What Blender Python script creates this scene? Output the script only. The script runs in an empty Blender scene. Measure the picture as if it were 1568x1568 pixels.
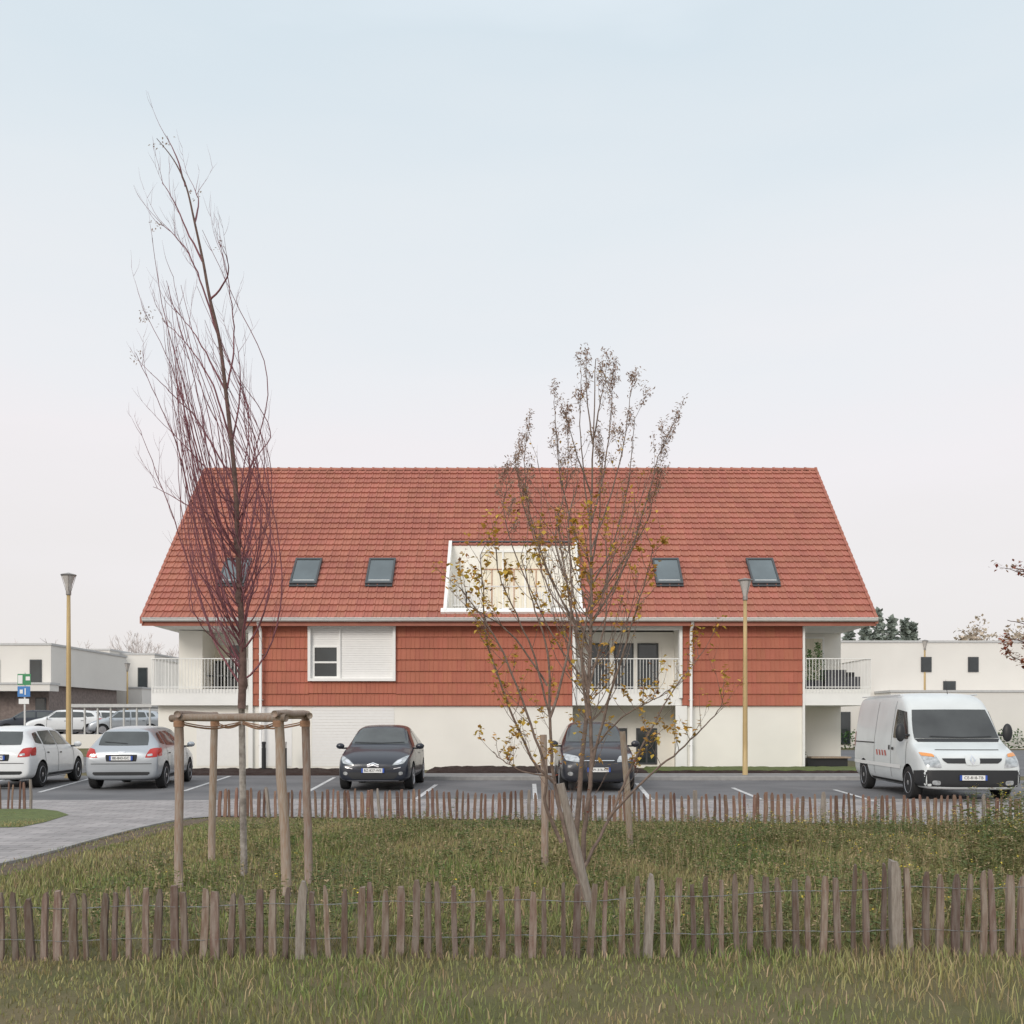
import bpy, bmesh, math, random
import numpy as np
from mathutils import Vector, Matrix
from mathutils.bvhtree import BVHTree
random.seed(7); np.random.seed(7)
R=random.uniform
F=1504.0; CX=791.0; CY=1105.0; EYE=1.6
def PX(px,Y): return (px-CX)/F*Y
def PZ(py,Y): return EYE+(CY-py)/F*Y
def PW(px,py,Y): return Vector((PX(px,Y),Y,PZ(py,Y)))
def G(px,py):
    Y=EYE*F/(py-CY); return (PX(px,Y),Y)
scene=bpy.context.scene
col=scene.collection
def link(o):
    col.objects.link(o); return o
def empty(name,loc=(0,0,0)):
    e=bpy.data.objects.new(name,None); e.location=loc; e.empty_display_size=.3
    return link(e)
# ---------------- materials
def mat(name,c,rough=.8,metal=0,var=.0,scale=8,c2=None,island=0,bump=0,bscale=40,spec=.5,detail=4,coat=0,trans=0,stretch=None,hue=.06):
    m=bpy.data.materials.new(name); m.use_nodes=True
    nt=m.node_tree; N=nt.nodes; L=nt.links
    b=N['Principled BSDF']
    b.inputs['Roughness'].default_value=rough; b.inputs['Metallic'].default_value=metal
    b.inputs['Specular IOR Level'].default_value=spec
    b.inputs['Coat Weight'].default_value=coat
    b.inputs['Coat Roughness'].default_value=.06
    tc=N.new('ShaderNodeTexCoord'); mp=N.new('ShaderNodeMapping'); L.new(tc.outputs['Object'],mp.inputs['Vector'])
    if stretch: mp.inputs['Scale'].default_value=stretch
    out=None
    rgb=N.new('ShaderNodeRGB'); rgb.outputs[0].default_value=(*c,1); out=rgb.outputs[0]
    if c2 is not None or var>0:
        nz=N.new('ShaderNodeTexNoise'); nz.inputs['Scale'].default_value=scale; nz.inputs['Detail'].default_value=detail
        L.new(mp.outputs[0],nz.inputs['Vector'])
        if c2 is None: c2=tuple(max(0,x*(1-var)) for x in c)
        rp=N.new('ShaderNodeMapRange'); rp.inputs[1].default_value=.35; rp.inputs[2].default_value=.65
        L.new(nz.outputs['Fac'],rp.inputs[0])
        mx=N.new('ShaderNodeMix'); mx.data_type='RGBA'
        L.new(rp.outputs[0],mx.inputs[0]); L.new(out,mx.inputs[6]); mx.inputs[7].default_value=(*c2,1)
        out=mx.outputs[2]
    if island>0:
        g=N.new('ShaderNodeNewGeometry'); mr=N.new('ShaderNodeMapRange')
        mr.inputs[3].default_value=1-island; mr.inputs[4].default_value=1+island
        L.new(g.outputs['Random Per Island'],mr.inputs[0])
        hs=N.new('ShaderNodeHueSaturation'); L.new(mr.outputs[0],hs.inputs['Value'])
        mr2=N.new('ShaderNodeMapRange'); mr2.inputs[3].default_value=.5-island*hue; mr2.inputs[4].default_value=.5+island*hue
        m7=N.new('ShaderNodeMath'); m7.operation='MULTIPLY'; m7.inputs[1].default_value=7.31
        m8=N.new('ShaderNodeMath'); m8.operation='FRACT'
        L.new(g.outputs['Random Per Island'],m7.inputs[0]); L.new(m7.outputs[0],m8.inputs[0]); L.new(m8.outputs[0],mr2.inputs[0])
        L.new(mr2.outputs[0],hs.inputs['Hue'])
        L.new(out,hs.inputs['Color']); out=hs.outputs[0]
    L.new(out,b.inputs['Base Color'])
    if bump>0:
        nb=N.new('ShaderNodeTexNoise'); nb.inputs['Scale'].default_value=bscale; nb.inputs['Detail'].default_value=6
        L.new(mp.outputs[0],nb.inputs['Vector'])
        bp=N.new('ShaderNodeBump'); bp.inputs['Strength'].default_value=bump; bp.inputs['Distance'].default_value=.02
        L.new(nb.outputs['Fac'],bp.inputs['Height']); L.new(bp.outputs[0],b.inputs['Normal'])
    if trans>0:
        ts=N.new('ShaderNodeBsdfTranslucent'); L.new(out,ts.inputs[0])
        ms=N.new('ShaderNodeMixShader'); ms.inputs[0].default_value=trans
        L.new(b.outputs[0],ms.inputs[1]); L.new(ts.outputs[0],ms.inputs[2]); L.new(ms.outputs[0],N['Material Output'].inputs[0])
    return m
M={}
M['render']=mat('white_render',(.88,.855,.79),.9,var=.05,scale=.8,bump=.15,bscale=60,detail=7)
M['white']=mat('white_paint',(.86,.855,.83),.5,var=.03,scale=3)
M['soffit']=mat('soffit',(.82,.80,.76),.8,var=.04,scale=2)
M['rooftile']=mat('roof_tile',(.42,.158,.112),.8,var=.13,scale=.6,island=.075,bump=.15,bscale=30,detail=7)
M['walltile']=mat('wall_tile',(.46,.155,.098),.8,var=.10,scale=1.0,island=.05,bump=.15,bscale=30)
M['ridge']=mat('ridge_tile',(.41,.155,.11),.8,var=.15,scale=3,island=.06)
M['zinc']=mat('zinc',(.74,.73,.71),.5,var=.08)
M['darkframe']=mat('dark_frame',(.06,.065,.07),.5,var=.1)
M['glass']=mat('window_glass',(.035,.045,.05),.05,spec=.8,var=.5,scale=.8)
M['skyglass']=mat('skylight_glass',(.13,.165,.18),.10,spec=.6,var=.35,scale=.7)
M['curtain']=mat('curtain',(.86,.80,.66),.9,var=.12,scale=3,stretch=(6,1,.3))
M['shutter']=mat('shutter',(.86,.85,.83),.6,var=.03)
M['orange']=mat('terracotta_frame',(.5,.26,.16),.6,var=.1)
M['asphalt']=mat('asphalt',(.175,.172,.176),.85,c2=(.12,.12,.126),scale=.7,bump=.3,bscale=120,detail=9)
M['line']=mat('road_paint',(.72,.72,.71),.7,c2=(.45,.45,.45),scale=9)
M['kerb']=mat('kerb_stone',(.36,.35,.34),.85,var=.2,scale=6)
M['side']=mat('pavement',(.25,.245,.24),.85,var=.2,scale=5,bump=.2)
M['mulch']=mat('mulch',(.045,.022,.016),.95,var=.6,scale=30,bump=1,bscale=60)
M['grass_ground']=mat('grass_ground',(.10,.098,.035),.95,c2=(.15,.12,.06),scale=1.6,bump=.6,bscale=40)
M['soil']=mat('soil',(.15,.11,.075),.95,var=.4,scale=14,bump=.6)
M['verge']=mat('lawn',(.13,.165,.05),.95,var=.35,scale=9,bump=.6)
M['wood']=mat('weathered_wood',(.32,.225,.165),.9,c2=(.38,.32,.27),scale=9,island=.2,bump=.5,bscale=50,stretch=(8,8,1))
M['pale']=mat('paling_wood',(.165,.105,.08),.9,c2=(.27,.22,.185),scale=6,island=.35,bump=.5,bscale=50,stretch=(8,8,1),hue=.03)
M['pale2']=mat('paling_wood_red',(.185,.095,.068),.9,c2=(.25,.17,.13),scale=6,island=.35,bump=.5,bscale=50,stretch=(8,8,1),hue=.03)
M['stake']=mat('grey_stake',(.34,.30,.26),.9,c2=(.24,.2,.17),scale=9,bump=.5,stretch=(8,8,1))
M['limed']=mat('limed_trunk',(.45,.41,.37),.9,c2=(.22,.19,.17),scale=14,bump=.6)
M['rope']=mat('strap',(.3,.17,.1),.9,var=.2)
M['wire']=mat('wire',(.3,.3,.3),.5,metal=.8)
M['bark']=mat('bark',(.16,.10,.085),.9,var=.35,scale=18,bump=.5)
M['barkp']=mat('twig_bark',(.24,.088,.105),.8,var=.3,scale=6)
M['barky']=mat('grey_bark',(.22,.16,.13),.9,var=.35,scale=18,bump=.5)
M['leafy']=mat('yellow_leaf',(.55,.34,.06),.7,island=.35,trans=.35)
M['leafb']=mat('brown_leaf',(.42,.30,.235),.7,island=.3,trans=.35)
M['leafr']=mat('russet_leaf',(.30,.10,.05),.7,island=.4,trans=.3)
M['blade']=mat('grass_blade',(.17,.225,.06),.75,c2=(.31,.27,.12),scale=.55,island=.38,hue=.08,detail=8)
M['weed']=mat('weed_leaf',(.12,.18,.06),.75,c2=(.22,.21,.085),scale=1.3,island=.38,trans=.2)
M['straw']=mat('dry_stem',(.38,.29,.17),.85,island=.3)
M['flower']=mat('yellow_flower',(.75,.55,.05),.7,island=.15)
M['leafg']=mat('green_leaf',(.06,.13,.03),.7,island=.35,trans=.2)
M['hazeg']=mat('haze_tinted_conifer',(.24,.28,.25),.95,island=.25)  # far conifers: distance haze painted in as a pale, greyed green
M['hazey']=mat('haze_tinted_autumn',(.48,.41,.33),.95,island=.2)  # autumn crowns paled in the base colour to imitate distance haze
M['hazeb']=mat('haze_tinted_bare',(.60,.555,.535),.95,island=.08)  # bare twigs nearly white: mist is in the colour, no volume
M['pole']=mat('gold_pole',(.50,.36,.17),.45,metal=.15,var=.06)
M['lampglass']=mat('lamp_glass',(.5,.47,.44),.15,spec=.7)
M['lampmetal']=mat('lamp_metal',(.3,.28,.26),.4,metal=.6)
M['tyre']=mat('tyre',(.022,.022,.023),.9,var=.2)
M['rim']=mat('wheel_rim',(.45,.45,.47),.3,metal=.7)
M['black']=mat('black_plastic',(.022,.023,.025),.5)
M['carglass']=mat('car_glass',(.06,.07,.07),.06,spec=.9,var=.5,scale=1.5)
M['vanglass']=mat('van_glass',(.06,.065,.065),.08,spec=.7,var=.5,scale=1.2)
M['chrome']=mat('chrome',(.75,.75,.77),.15,metal=1)
M['lens']=mat('headlamp_lens',(.6,.62,.63),.1,metal=.5,var=.4,scale=14)
M['amber']=mat('amber_lens',(.75,.3,.08),.2)
M['red']=mat('red_lens',(.45,.03,.025),.2)
M['plate']=mat('plate_white',(.8,.8,.78),.5)
M['blue']=mat('plate_blue',(.03,.09,.4),.5)
M['seam']=mat('panel_gap',(.03,.03,.03),.8)
M['p_navy']=mat('paint_navy',(.02,.024,.036),.3,coat=.35,metal=.1)
M['p_black']=mat('paint_anthracite',(.025,.026,.034),.32,coat=.35,metal=.1)
M['p_silver']=mat('paint_silver',(.42,.45,.48),.3,coat=.6,metal=.5)
M['p_white']=mat('paint_white',(.78,.79,.79),.35,coat=.5,var=.03)
M['p_van']=mat('paint_van_white',(.68,.71,.71),.42,coat=.3,var=.11,scale=1.5,detail=7)
M['hrender']=mat('haze_tinted_house_render',(.78,.755,.71),.9,var=.05,scale=.5)  # pale tone stands in for haze over the distant houses
M['brick']=mat('dark_brick',(.27,.22,.20),.9,var=.3,scale=6)
M['greyroof']=mat('grey_metal',(.55,.55,.545),.6,var=.1)
M['green']=mat('sign_green',(.04,.25,.1),.5)
M['signblue']=mat('sign_blue',(.05,.2,.5),.5)
M['pot']=mat('dark_pot',(.06,.06,.07),.6)
def paving():
    m=bpy.data.materials.new('paving'); m.use_nodes=True; nt=m.node_tree;N=nt.nodes;L=nt.links;b=N['Principled BSDF']
    tc=N.new('ShaderNodeTexCoord'); br=N.new('ShaderNodeTexBrick'); L.new(tc.outputs['Object'],br.inputs[0])
    br.inputs['Scale'].default_value=1; br.inputs['Brick Width'].default_value=.4; br.inputs['Row Height'].default_value=.2
    br.inputs['Mortar Size'].default_value=.008
    br.inputs['Color1'].default_value=(.38,.35,.345,1); br.inputs['Color2'].default_value=(.29,.272,.27,1); br.inputs['Mortar'].default_value=(.15,.14,.13,1)
    nz=N.new('ShaderNodeTexNoise'); nz.inputs['Scale'].default_value=1.5; nz.inputs['Detail'].default_value=8; L.new(tc.outputs['Object'],nz.inputs[0])
    mr=N.new('ShaderNodeMapRange'); mr.inputs[1].default_value=.3; mr.inputs[2].default_value=.7; mr.inputs[3].default_value=.8; mr.inputs[4].default_value=1.15; L.new(nz.outputs[0],mr.inputs[0])
    hs=N.new('ShaderNodeHueSaturation'); L.new(mr.outputs[0],hs.inputs['Value']); L.new(br.outputs[0],hs.inputs['Color']); L.new(hs.outputs[0],b.inputs['Base Color'])
    b.inputs['Roughness'].default_value=.8
    return m
M['paving']=paving()
# ---------------- mesh builder
class MB:
    def __init__(s,mats): s.V=[];s.F=[];s.I=[];s.mats=mats
    def mi(s,m):
        if m not in s.mats: s.mats.append(m)
        return s.mats.index(m)
    def add(s,vs,fs,m):
        o=len(s.V); s.V.extend([tuple(v) for v in vs]); k=s.mi(m)
        for f in fs: s.F.append(tuple(i+o for i in f)); s.I.append(k)
    def box(s,x0,x1,y0,y1,z0,z1,m,T=None):
        vs=[(x0,y0,z0),(x1,y0,z0),(x1,y1,z0),(x0,y1,z0),(x0,y0,z1),(x1,y0,z1),(x1,y1,z1),(x0,y1,z1)]
        if T is not None: vs=[T@Vector(v) for v in vs]
        s.add(vs,[(0,3,2,1),(4,5,6,7),(0,1,5,4),(1,2,6,5),(2,3,7,6),(3,0,4,7)],m)
    def tube(s,pts,rad,n,m,cap=True):
        pts=[Vector(p) for p in pts]; vs=[];k=len(pts)
        for i,p in enumerate(pts):
            t=(pts[min(i+1,k-1)]-pts[max(i-1,0)])
            if t.length<1e-9: t=Vector((0,0,1))
            t.normalize()
            ref=Vector((1,0,0)) if abs(t.x)<.9 else Vector((0,1,0))
            a=t.cross(ref).normalized(); b=t.cross(a)
            r=rad[i] if hasattr(rad,'__len__') else rad
            for j in range(n):
                an=2*math.pi*j/n; vs.append(p+a*math.cos(an)*r+b*math.sin(an)*r)
        fs=[]
        for i in range(k-1):
            for j in range(n):
                fs.append((i*n+j,i*n+(j+1)%n,(i+1)*n+(j+1)%n,(i+1)*n+j))
        if cap: fs.append(tuple(range(n))); fs.append(tuple((k-1)*n+j for j in reversed(range(n))))
        s.add(vs,fs,m)
    def lathe(s,prof,c,axis,n,m):
        ax={'x':0,'y':1,'z':2}[axis]; o=[i for i in range(3) if i!=ax]; vs=[]
        for r,h in prof:
            for j in range(n):
                a=2*math.pi*j/n; v=[c[0],c[1],c[2]]; v[ax]+=h; v[o[0]]+=r*math.cos(a); v[o[1]]+=r*math.sin(a); vs.append(v)
        fs=[]
        for i in range(len(prof)-1):
            for j in range(n): fs.append((i*n+j,i*n+(j+1)%n,(i+1)*n+(j+1)%n,(i+1)*n+j))
        fs.append(tuple(range(n))); fs.append(tuple((len(prof)-1)*n+j for j in range(n)))
        s.add(vs,fs,m)
    def build(s,name,parent=None,smooth=False,bevel=0):
        me=bpy.data.meshes.new(name); me.from_pydata(s.V,[],s.F)
        for m in s.mats: me.materials.append(M[m])
        me.polygons.foreach_set('material_index',s.I)
        if smooth: me.polygons.foreach_set('use_smooth',[True]*len(s.F))
        me.update()
        o=bpy.data.objects.new(name,me); link(o)
        if parent: o.parent=parent
        if bevel:
            b=o.modifiers.new('b','BEVEL'); b.width=bevel; b.segments=2
        return o
def sheet(name,pts,z,m,parent=None):
    b=MB([m]); b.add([(x,y,z) for x,y in pts],[tuple(range(len(pts)))],m)
    o=b.build(name,parent)
    if o.data.polygons[0].normal.z<0: o.data.flip_normals()
    return o
# ---------------- ground
sheet('ground',[(-900,-60),(900,-60),(900,1500),(-900,1500)],0,'grass_ground')
YFL,YFR=16.4,14.9
def fenceY(x): return YFL+(YFR-YFL)*(x+5)/(12.5)
asph=[(-40,19.9),(40,19.9),(40,26.6),(13.5,26.6),(-2.6,26.6),(-2.9,29),(-13.5,29),(-13.5,48),(-40,48)]
sheet('car_park_asphalt',asph,.008,'asphalt')
sheet('road_asphalt',[(13.6,28.6),(60,28.6),(60,55),(13.6,55)],.006,'asphalt')
pl=[G(-140,1352),G(-60,1338),G(32,1318),G(85,1304),G(130,1291),G(210,1270),G(250,1261),G(290,1254)]
pl+= [(-5.0,fenceY(-5)+.1),(7.5,fenceY(7.5)+.1),(20,fenceY(20)+.1),(20,19.9),(-30,19.9),(-30,G(0,1352)[1])]
sheet('paved_path',pl,.012,'paving')
patch=[G(-200,1272),G(32,1268),G(70,1260),G(105,1249),G(88,1243),G(60,1240),G(-200,1240)]
sheet('grass_patch',patch,.018,'verge')
b=MB(['kerb'])
edge=[Vector((*p,0.02)) for p in pl[0:8]]
for i in range(len(edge)-1):
    p,q=edge[i],edge[i+1]; d=(q-p).normalized(); n=Vector((-d.y,d.x,0))*.04
    b.add([p-n-Vector((0,0,.02)),q-n-Vector((0,0,.02)),q+n-Vector((0,0,.02)),p+n-Vector((0,0,.02)),p-n+Vector((0,0,.012)),q-n+Vector((0,0,.012)),q+n+Vector((0,0,.012)),p+n+Vector((0,0,.012))],[(4,5,6,7),(0,1,5,4),(2,3,7,6),(0,3,2,1)],'kerb')
b.build('path_edging')
so=[G(-60,1338),G(32,1320),G(130,1293),G(210,1272),G(290,1256),G(330,1252),G(300,1262),G(215,1283),G(130,1305),G(32,1336),G(-60,1356)]
sheet('soil_edge',so,.004,'soil')
b=MB(['side','kerb'])
b.box(-2.9,13.4,26.75,28.6,0,.10,'side'); b.box(-3.0,13.5,26.6,26.75,0,.12,'kerb')
b.build('pavement',bevel=.01)
def bed(name,pts,z,m,amp,n=60):
    xs=[p[0] for p in pts]; ys=[p[1] for p in pts]
    b=MB([m]); x0,x1,y0,y1=min(xs),max(xs),min(ys),max(ys); nx=int((x1-x0)*6); ny=int((y1-y0)*6)+2
    vs=[];fs=[]
    for j in range(ny+1):
        for i in range(nx+1):
            e=min(i,nx-i,j,ny-j)
            vs.append((x0+(x1-x0)*i/nx,y0+(y1-y0)*j/ny,z*(1 if e>0 else 0)+(R(0,amp) if e>0 else -.01)))
    for j in range(ny):
        for i in range(nx): a=j*(nx+1)+i; fs.append((a,a+1,a+nx+2,a+nx+1))
    b.add(vs,fs,m); return b.build(name,smooth=False)
bed('mulch_bed',[(-2.8,28.65),(4.0,32.3)],.1,'mulch',.07)
bed('mulch_bed',[(-11.5,29.1),(-3.0,32.2)],.04,'mulch',.06)
bed('mulch_bed',[(4.05,28.65),(13.0,29.6)],.1,'mulch',.06)
bed('lawn',[(4.05,29.65),(14.5,32.2)],.12,'verge',.03)
b=MB(['line'])
def gl(p,q,w=.1):
    a=Vector(G(*p)); c=Vector(G(*q)); d=(c-a).normalized(); n=Vector((-d.y,d.x))*w/2
    b.add([(*(a-n),.013),(*(c-n),.013),(*(c+n),.013),(*(a+n),.013)],[(0,1,2,3)],'line')
for p,q in [((470,1214),(512,1191)),((634,1227),(668,1202)),((820,1227),(818,1201)),((998,1227),(975,1200)),((1168,1226),(1122,1207)),((1340,1228),(1278,1210)),((282,1212),(352,1189)),((60,1214),(148,1190)),((-90,1214),(20,1192))]:
    gl(p,q)
b.build('parking_bay_markings')
b=MB(['kerb']); b.box(-6,22,19.84,19.96,0,.03,'kerb'); b.build('kerb')

# ---------------- apartment house
H=empty('apartment_house',(0,38,0)); 
def hb(b,name,**k):
    o=b.build(name,None,**k); o.parent=H; o.matrix_parent_inverse=Matrix.Translation((0,-38,0)); return o
YF=32.4
fx=lambda px:PX(px,YF)
fz=lambda py:PZ(py,YF)
XL,XR=-12.05,11.62
xa0,xa1=fx(387),fx(877); xb0,xb1=fx(1044),fx(1229)
ztop=4.78; zb=fz(1080); zs=fz(1055)
b=MB(['render'])
YC=35.2
b.box(XL+.15,XR,YC,YC+.3,0,4.75,'render')
b.box(XL+.15,XL+.45,YC+.3,44.6,0,4.75,'render'); b.box(XR-.3,XR,YC+.3,44.6,0,4.75,'render'); b.box(XL+.45,XR-.3,44.3,44.6,0,4.75,'render')
wz0,wz1=fz(1043),fz(957); wx0,wx1=fx(472),fx(606)
Y0=32.5
b.box(xa0,xa1,Y0,Y0+.3,0,wz0,'render'); b.box(xa0,wx0,Y0,Y0+.3,wz0,ztop,'render'); b.box(wx1,xa1,Y0,Y0+.3,wz0,ztop,'render')
b.box(xa0,xa0+.3,Y0+.3,YC,0,ztop,'render'); b.box(xa1-.3,xa1,Y0+.3,YC,0,ztop,'render')
b.box(xb0,xb1,Y0,Y0+.3,0,ztop,'render'); b.box(xb0,xb0+.3,Y0+.3,YC,0,ztop,'render'); b.box(xb1-.3,xb1,Y0+.3,YC,0,ztop,'render')
b.box(XL+.1,xa0-.002,32.75,33.05,0,zb-.002,'render'); b.box(XL+.1,XL+.4,33.05,YC,0,zb-.002,'render')
b.box(XL+.45,fx(290),33.75,34.0,zs,4.72,'render')
b.box(fx(290)-.25,fx(290),34.0,YC,zs,4.72,'render')
b.box(xa1,xb0,34.0,34.25,0,ztop-.08,'render')
hb(b,'walls')
b=MB(['render'])
for x0,x1 in ((XL+.15,XL+.4),(XR-.25,XR)):
    vs=[(x,y,z) for x in (x0,x1) for y,z in ((32.45,4.752),(44.6,4.752),(38.5,11.05))]
    b.add(vs,[(0,2,1),(3,4,5),(0,1,4,3),(1,2,5,4),(2,0,3,5)],'render')
hb(b,'gable_walls')
b=MB(['white','soffit'])
b.box(XL,xa0-.01,32.4,YC-.002,zb,zs,'white'); b.box(xb1+.01,XR+.05,32.4,YC-.002,zb,zs,'white'); b.box(xa1+.002,xb0-.002,32.45,34.0,zb,zs,'white')
b.box(XL+.05,XR-.01,32.1,YC-.002,4.756,4.80,'soffit')
b.box(xa0-.14,xa0-.002,32.38,32.62,0,ztop-.03,'white'); b.box(xb1+.002,xb1+.07,32.36,32.62,0,ztop-.03,'white')
b.box(xa1-.01,xa1+.09,32.33,32.6,zb,ztop-.03,'white'); b.box(xb0-.09,xb0+.01,32.33,32.6,zs-.3,ztop-.03,'white')
b.box(xb0-.2,xb0+.18,32.42,32.497,0,zb-.01,'white')
b.box(xa1,xb0,32.36,32.5,ztop-.16,ztop-.03,'white')
hb(b,'slabs_and_trim')
b=MB(['darkframe','glass','white','curtain'])
def door(x0,x1,z0,z1,y,fr='darkframe',gl_='glass',t=.06,mull=0):
    b.box(x0,x1,y-.03,y-.004,z0,z0+t,fr); b.box(x0,x1,y-.03,y-.004,z1-t,z1,fr)
    b.box(x0,x0+t,y-.03,y-.004,z0+t,z1-t,fr); b.box(x1-t,x1,y-.03,y-.004,z0+t,z1-t,fr)
    b.box(x0+t,x1-t,y-.018,y-.006,z0+t,z1-t,gl_)
    for i in range(mull):
        xx=x0+(x1-x0)*(i+1)/(mull+1); b.box(xx-t/2,xx+t/2,y-.034,y-.019,z0+t,z1-t,fr)
lx=lambda px:PX(px,34.0); lz=lambda py:PZ(py,34.0)
for p in ((903,933),(940,970),(976,1008)):
    door(lx(p[0]),lx(p[1]),zs+.02,lz(985),34.0)
door(lx(974),lx(1006),.12,lz(1115),34.0,mull=1); door(lx(905),lx(960),.12,lz(1115),34.0,mull=1)
door(PX(288,YC),PX(372,YC),zs+.02,PZ(985,YC),YC,'white','glass',.07,mull=2)
door(PX(1200,YC),PX(1262,YC),zs+.02,PZ(975,YC),YC,'white','curtain',.07,mull=1)
b.box(PX(292,YC),PX(352,YC),YC-.05,YC-.04,PZ(1012,YC),PZ(988,YC),'curtain')
hb(b,'doors')
b=MB(['white','shutter','glass','seam'])
y1=32.30
b.box(wx0-.0,wx1,y1,32.52,wz1-.09,wz1,'white'); b.box(wx0,wx1,y1,32.52,wz0,wz0+.09,'white')
b.box(wx0,wx0+.09,y1,32.52,wz0+.09,wz1-.09,'white'); b.box(wx1-.09,wx1,y1,32.52,wz0+.09,wz1-.09,'white')
mx=fx(520)
b.box(mx-.03,mx+.03,32.4,32.52,wz0+.09,wz1-.09,'white')
n=22
for i in range(n):
    z0=wz0+.09+(wz1-wz0-.18)*i/n; z1=wz0+.09+(wz1-wz0-.18)*(i+1)/n-.005
    b.box(mx+.03,wx1-.09,32.46,32.5,z0,z1,'shutter')
    if z0>fz(992): b.box(wx0+.09,mx-.03,32.46,32.5,z0,z1,'shutter')
b.box(mx+.03,wx1-.09,32.5,32.52,wz0+.09,wz1-.09,'shutter')
b.box(wx0+.09,mx-.03,32.5,32.52,fz(992),wz1-.09,'shutter')
za,zc=wz0+.09,fz(989)
b.box(wx0+.09,wx0+.2,32.43,32.5,za,zc,'white'); b.box(mx-.1,mx-.03,32.43,32.5,za,zc,'white'); 
b.box(wx0+.2,mx-.1,32.43,32.5,za,za+.07,'white'); b.box(wx0+.2,mx-.1,32.43,32.5,zc-.05,zc,'white'); 
zm=fz(1014); b.box(wx0+.2,mx-.1,32.43,32.5,zm-.03,zm+.03,'white')
b.box(wx0+.2,mx-.1,32.48,32.5,za+.07,zm-.03,'glass'); b.box(wx0+.2,mx-.1,32.48,32.5,zm+.03,zc-.05,'glass')
hb(b,'window_bay')
b=MB(['shutter','white','seam'])
gx0,gx1=fx(477),fx(603)
for i in range(20):
    z0=.12+(zb-.2)*i/20; b.box(gx0,gx1,32.485,32.498,z0,z0+(zb-.2)/20-.008,'shutter')
b.box(gx0-.02,gx0,32.48,32.499,.1,zb-.05,'soffit')
b.box(fx(395),fx(446),32.486,32.497,.12,zb-.03,'shutter')
b.box(fx(296),fx(372),32.735,32.748,.12,zb-.25,'shutter')
hb(b,'ground_floor_shutters')
b=MB(['zinc','white'])
n=10
vs=[];fs=[]
for i in range(n+1):
    a=math.pi*i/n; 
    for x in (XL-.1,XR+.1): vs.append((x,31.90-math.cos(a)*.085,4.96-math.sin(a)*.11))
for i in range(n): fs.append((2*i,2*i+1,2*i+3,2*i+2))
b.add(vs,fs,'zinc')
b.tube([(XL-.1,31.815,4.96),(XR+.1,31.815,4.96)],.016,6,'zinc')
for px in (401,1057):
    x=fx(px); b.tube([(x,31.92,4.84),(x,31.95,4.76),(x,32.2,4.62),(x,32.24,4.5),(x,32.24,.1)],.048,10,'white')
    for z in (.8,2.3,3.8): b.box(x-.06,x+.06,32.2,32.42,z,z+.03,'zinc')
hb(b,'gutter_and_downpipes',smooth=True)
b=MB(['white'])
def rail_x(x0,x1,y,z0,z1,sp=.105):
    b.box(x0,x1,y-.025,y+.025,z1-.03,z1,'white'); b.box(x0,x1,y-.012,y+.012,z0+.05,z0+.075,'white')
    n=int((x1-x0)/sp)
    for i in range(n+1):
        x=x0+(x1-x0)*i/n; b.box(x-.007,x+.007,y-.007,y+.007,z0-.12,z1-.03,'white')
def rail_y(x,y0,y1_,z0,z1,sp=.105):
    b.box(x-.025,x+.025,y0,y1_,z1-.03,z1,'white')
    n=int((y1_-y0)/sp)
    for i in range(n+1):
        y=y0+(y1_-y0)*i/n; b.box(x-.007,x+.007,y-.007,y+.007,z0-.12,z1-.03,'white')
zr=fz(1008)
rail_x(XL+.05,xa0-.16,32.35,zs,zr); rail_y(XL+.02,32.38,YC,zs,zr)
rail_x(xb1+.1,XR+.05,32.35,zs,zr); rail_y(XR+.04,32.38,YC,zs,zr)
rail_x(xa1+.1,xb0-.1,32.41,zs,zr)
hb(b,'railings')
b=MB(['leafg','pot','bark','black','darkframe','wood'])
def bush(bb,c,r,h,n,m,ls=.06):
    for i in range(n):
        a=R(0,6.28); t=R(0,1)**.7; z=R(0,1); rr=r*t*(1-.75*z)
        p=Vector((c[0]+math.cos(a)*rr,c[1]+math.sin(a)*rr,c[2]+h*z))
        d=Vector((R(-1,1),R(-1,1),R(-.3,1))).normalized(); e=d.cross(Vector((R(-1,1),R(-1,1),R(-1,1)))).normalized()
        l=ls*R(.6,1.4); bb.add([p,p+d*l*.5+e*l*.25,p+d*l,p+d*l*.5-e*l*.25],[(0,1,2,3)],m)
bush(b,(fx(1254)+.1,32.85,zs+.25),.34,1.3,800,'leafg'); bush(b,(fx(1243),32.7,zs+.25),.26,1.05,500,'leafg')
b.lathe([(.14,0),(.18,.3)],(fx(1254)+.1,32.85,zs),'z',12,'pot'); b.lathe([(.14,0),(.18,.3)],(fx(1243),32.7,zs),'z',12,'pot')
b.box(fx(1268),fx(1322),32.7,33.3,zs+.02,zs+.42,'pot'); b.box(fx(1270),fx(1310),33.3,33.4,zs+.42,zs+.68,'pot')
b.box(fx(1300),fx(1325),33.4,33.9,zs+.02,zs+.6,'black')
for k,(px,w) in enumerate(((300,.5),(322,.4),(343,.5))):
    x=PX(px,34.4); b.box(x-w/2,x+w/2,34.2,34.6,zs+.5,zs+.55,'darkframe')
    for sx in (-w/2+.03,w/2-.03): b.box(x+sx-.02,x+sx+.02,34.25,34.29,zs,zs+.95,'darkframe')
b.box(PX(1232,34),PX(1292,34),33.6,34.0,.0,.35,'black'); b.box(PX(1236,34),PX(1296,34),33.5,34.05,.35,.4,'wood')
bush(b,(fx(1248),33.8,.45),.2,.3,90,'leafg'); 
hb(b,'balcony_plants_and_furniture')
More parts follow.
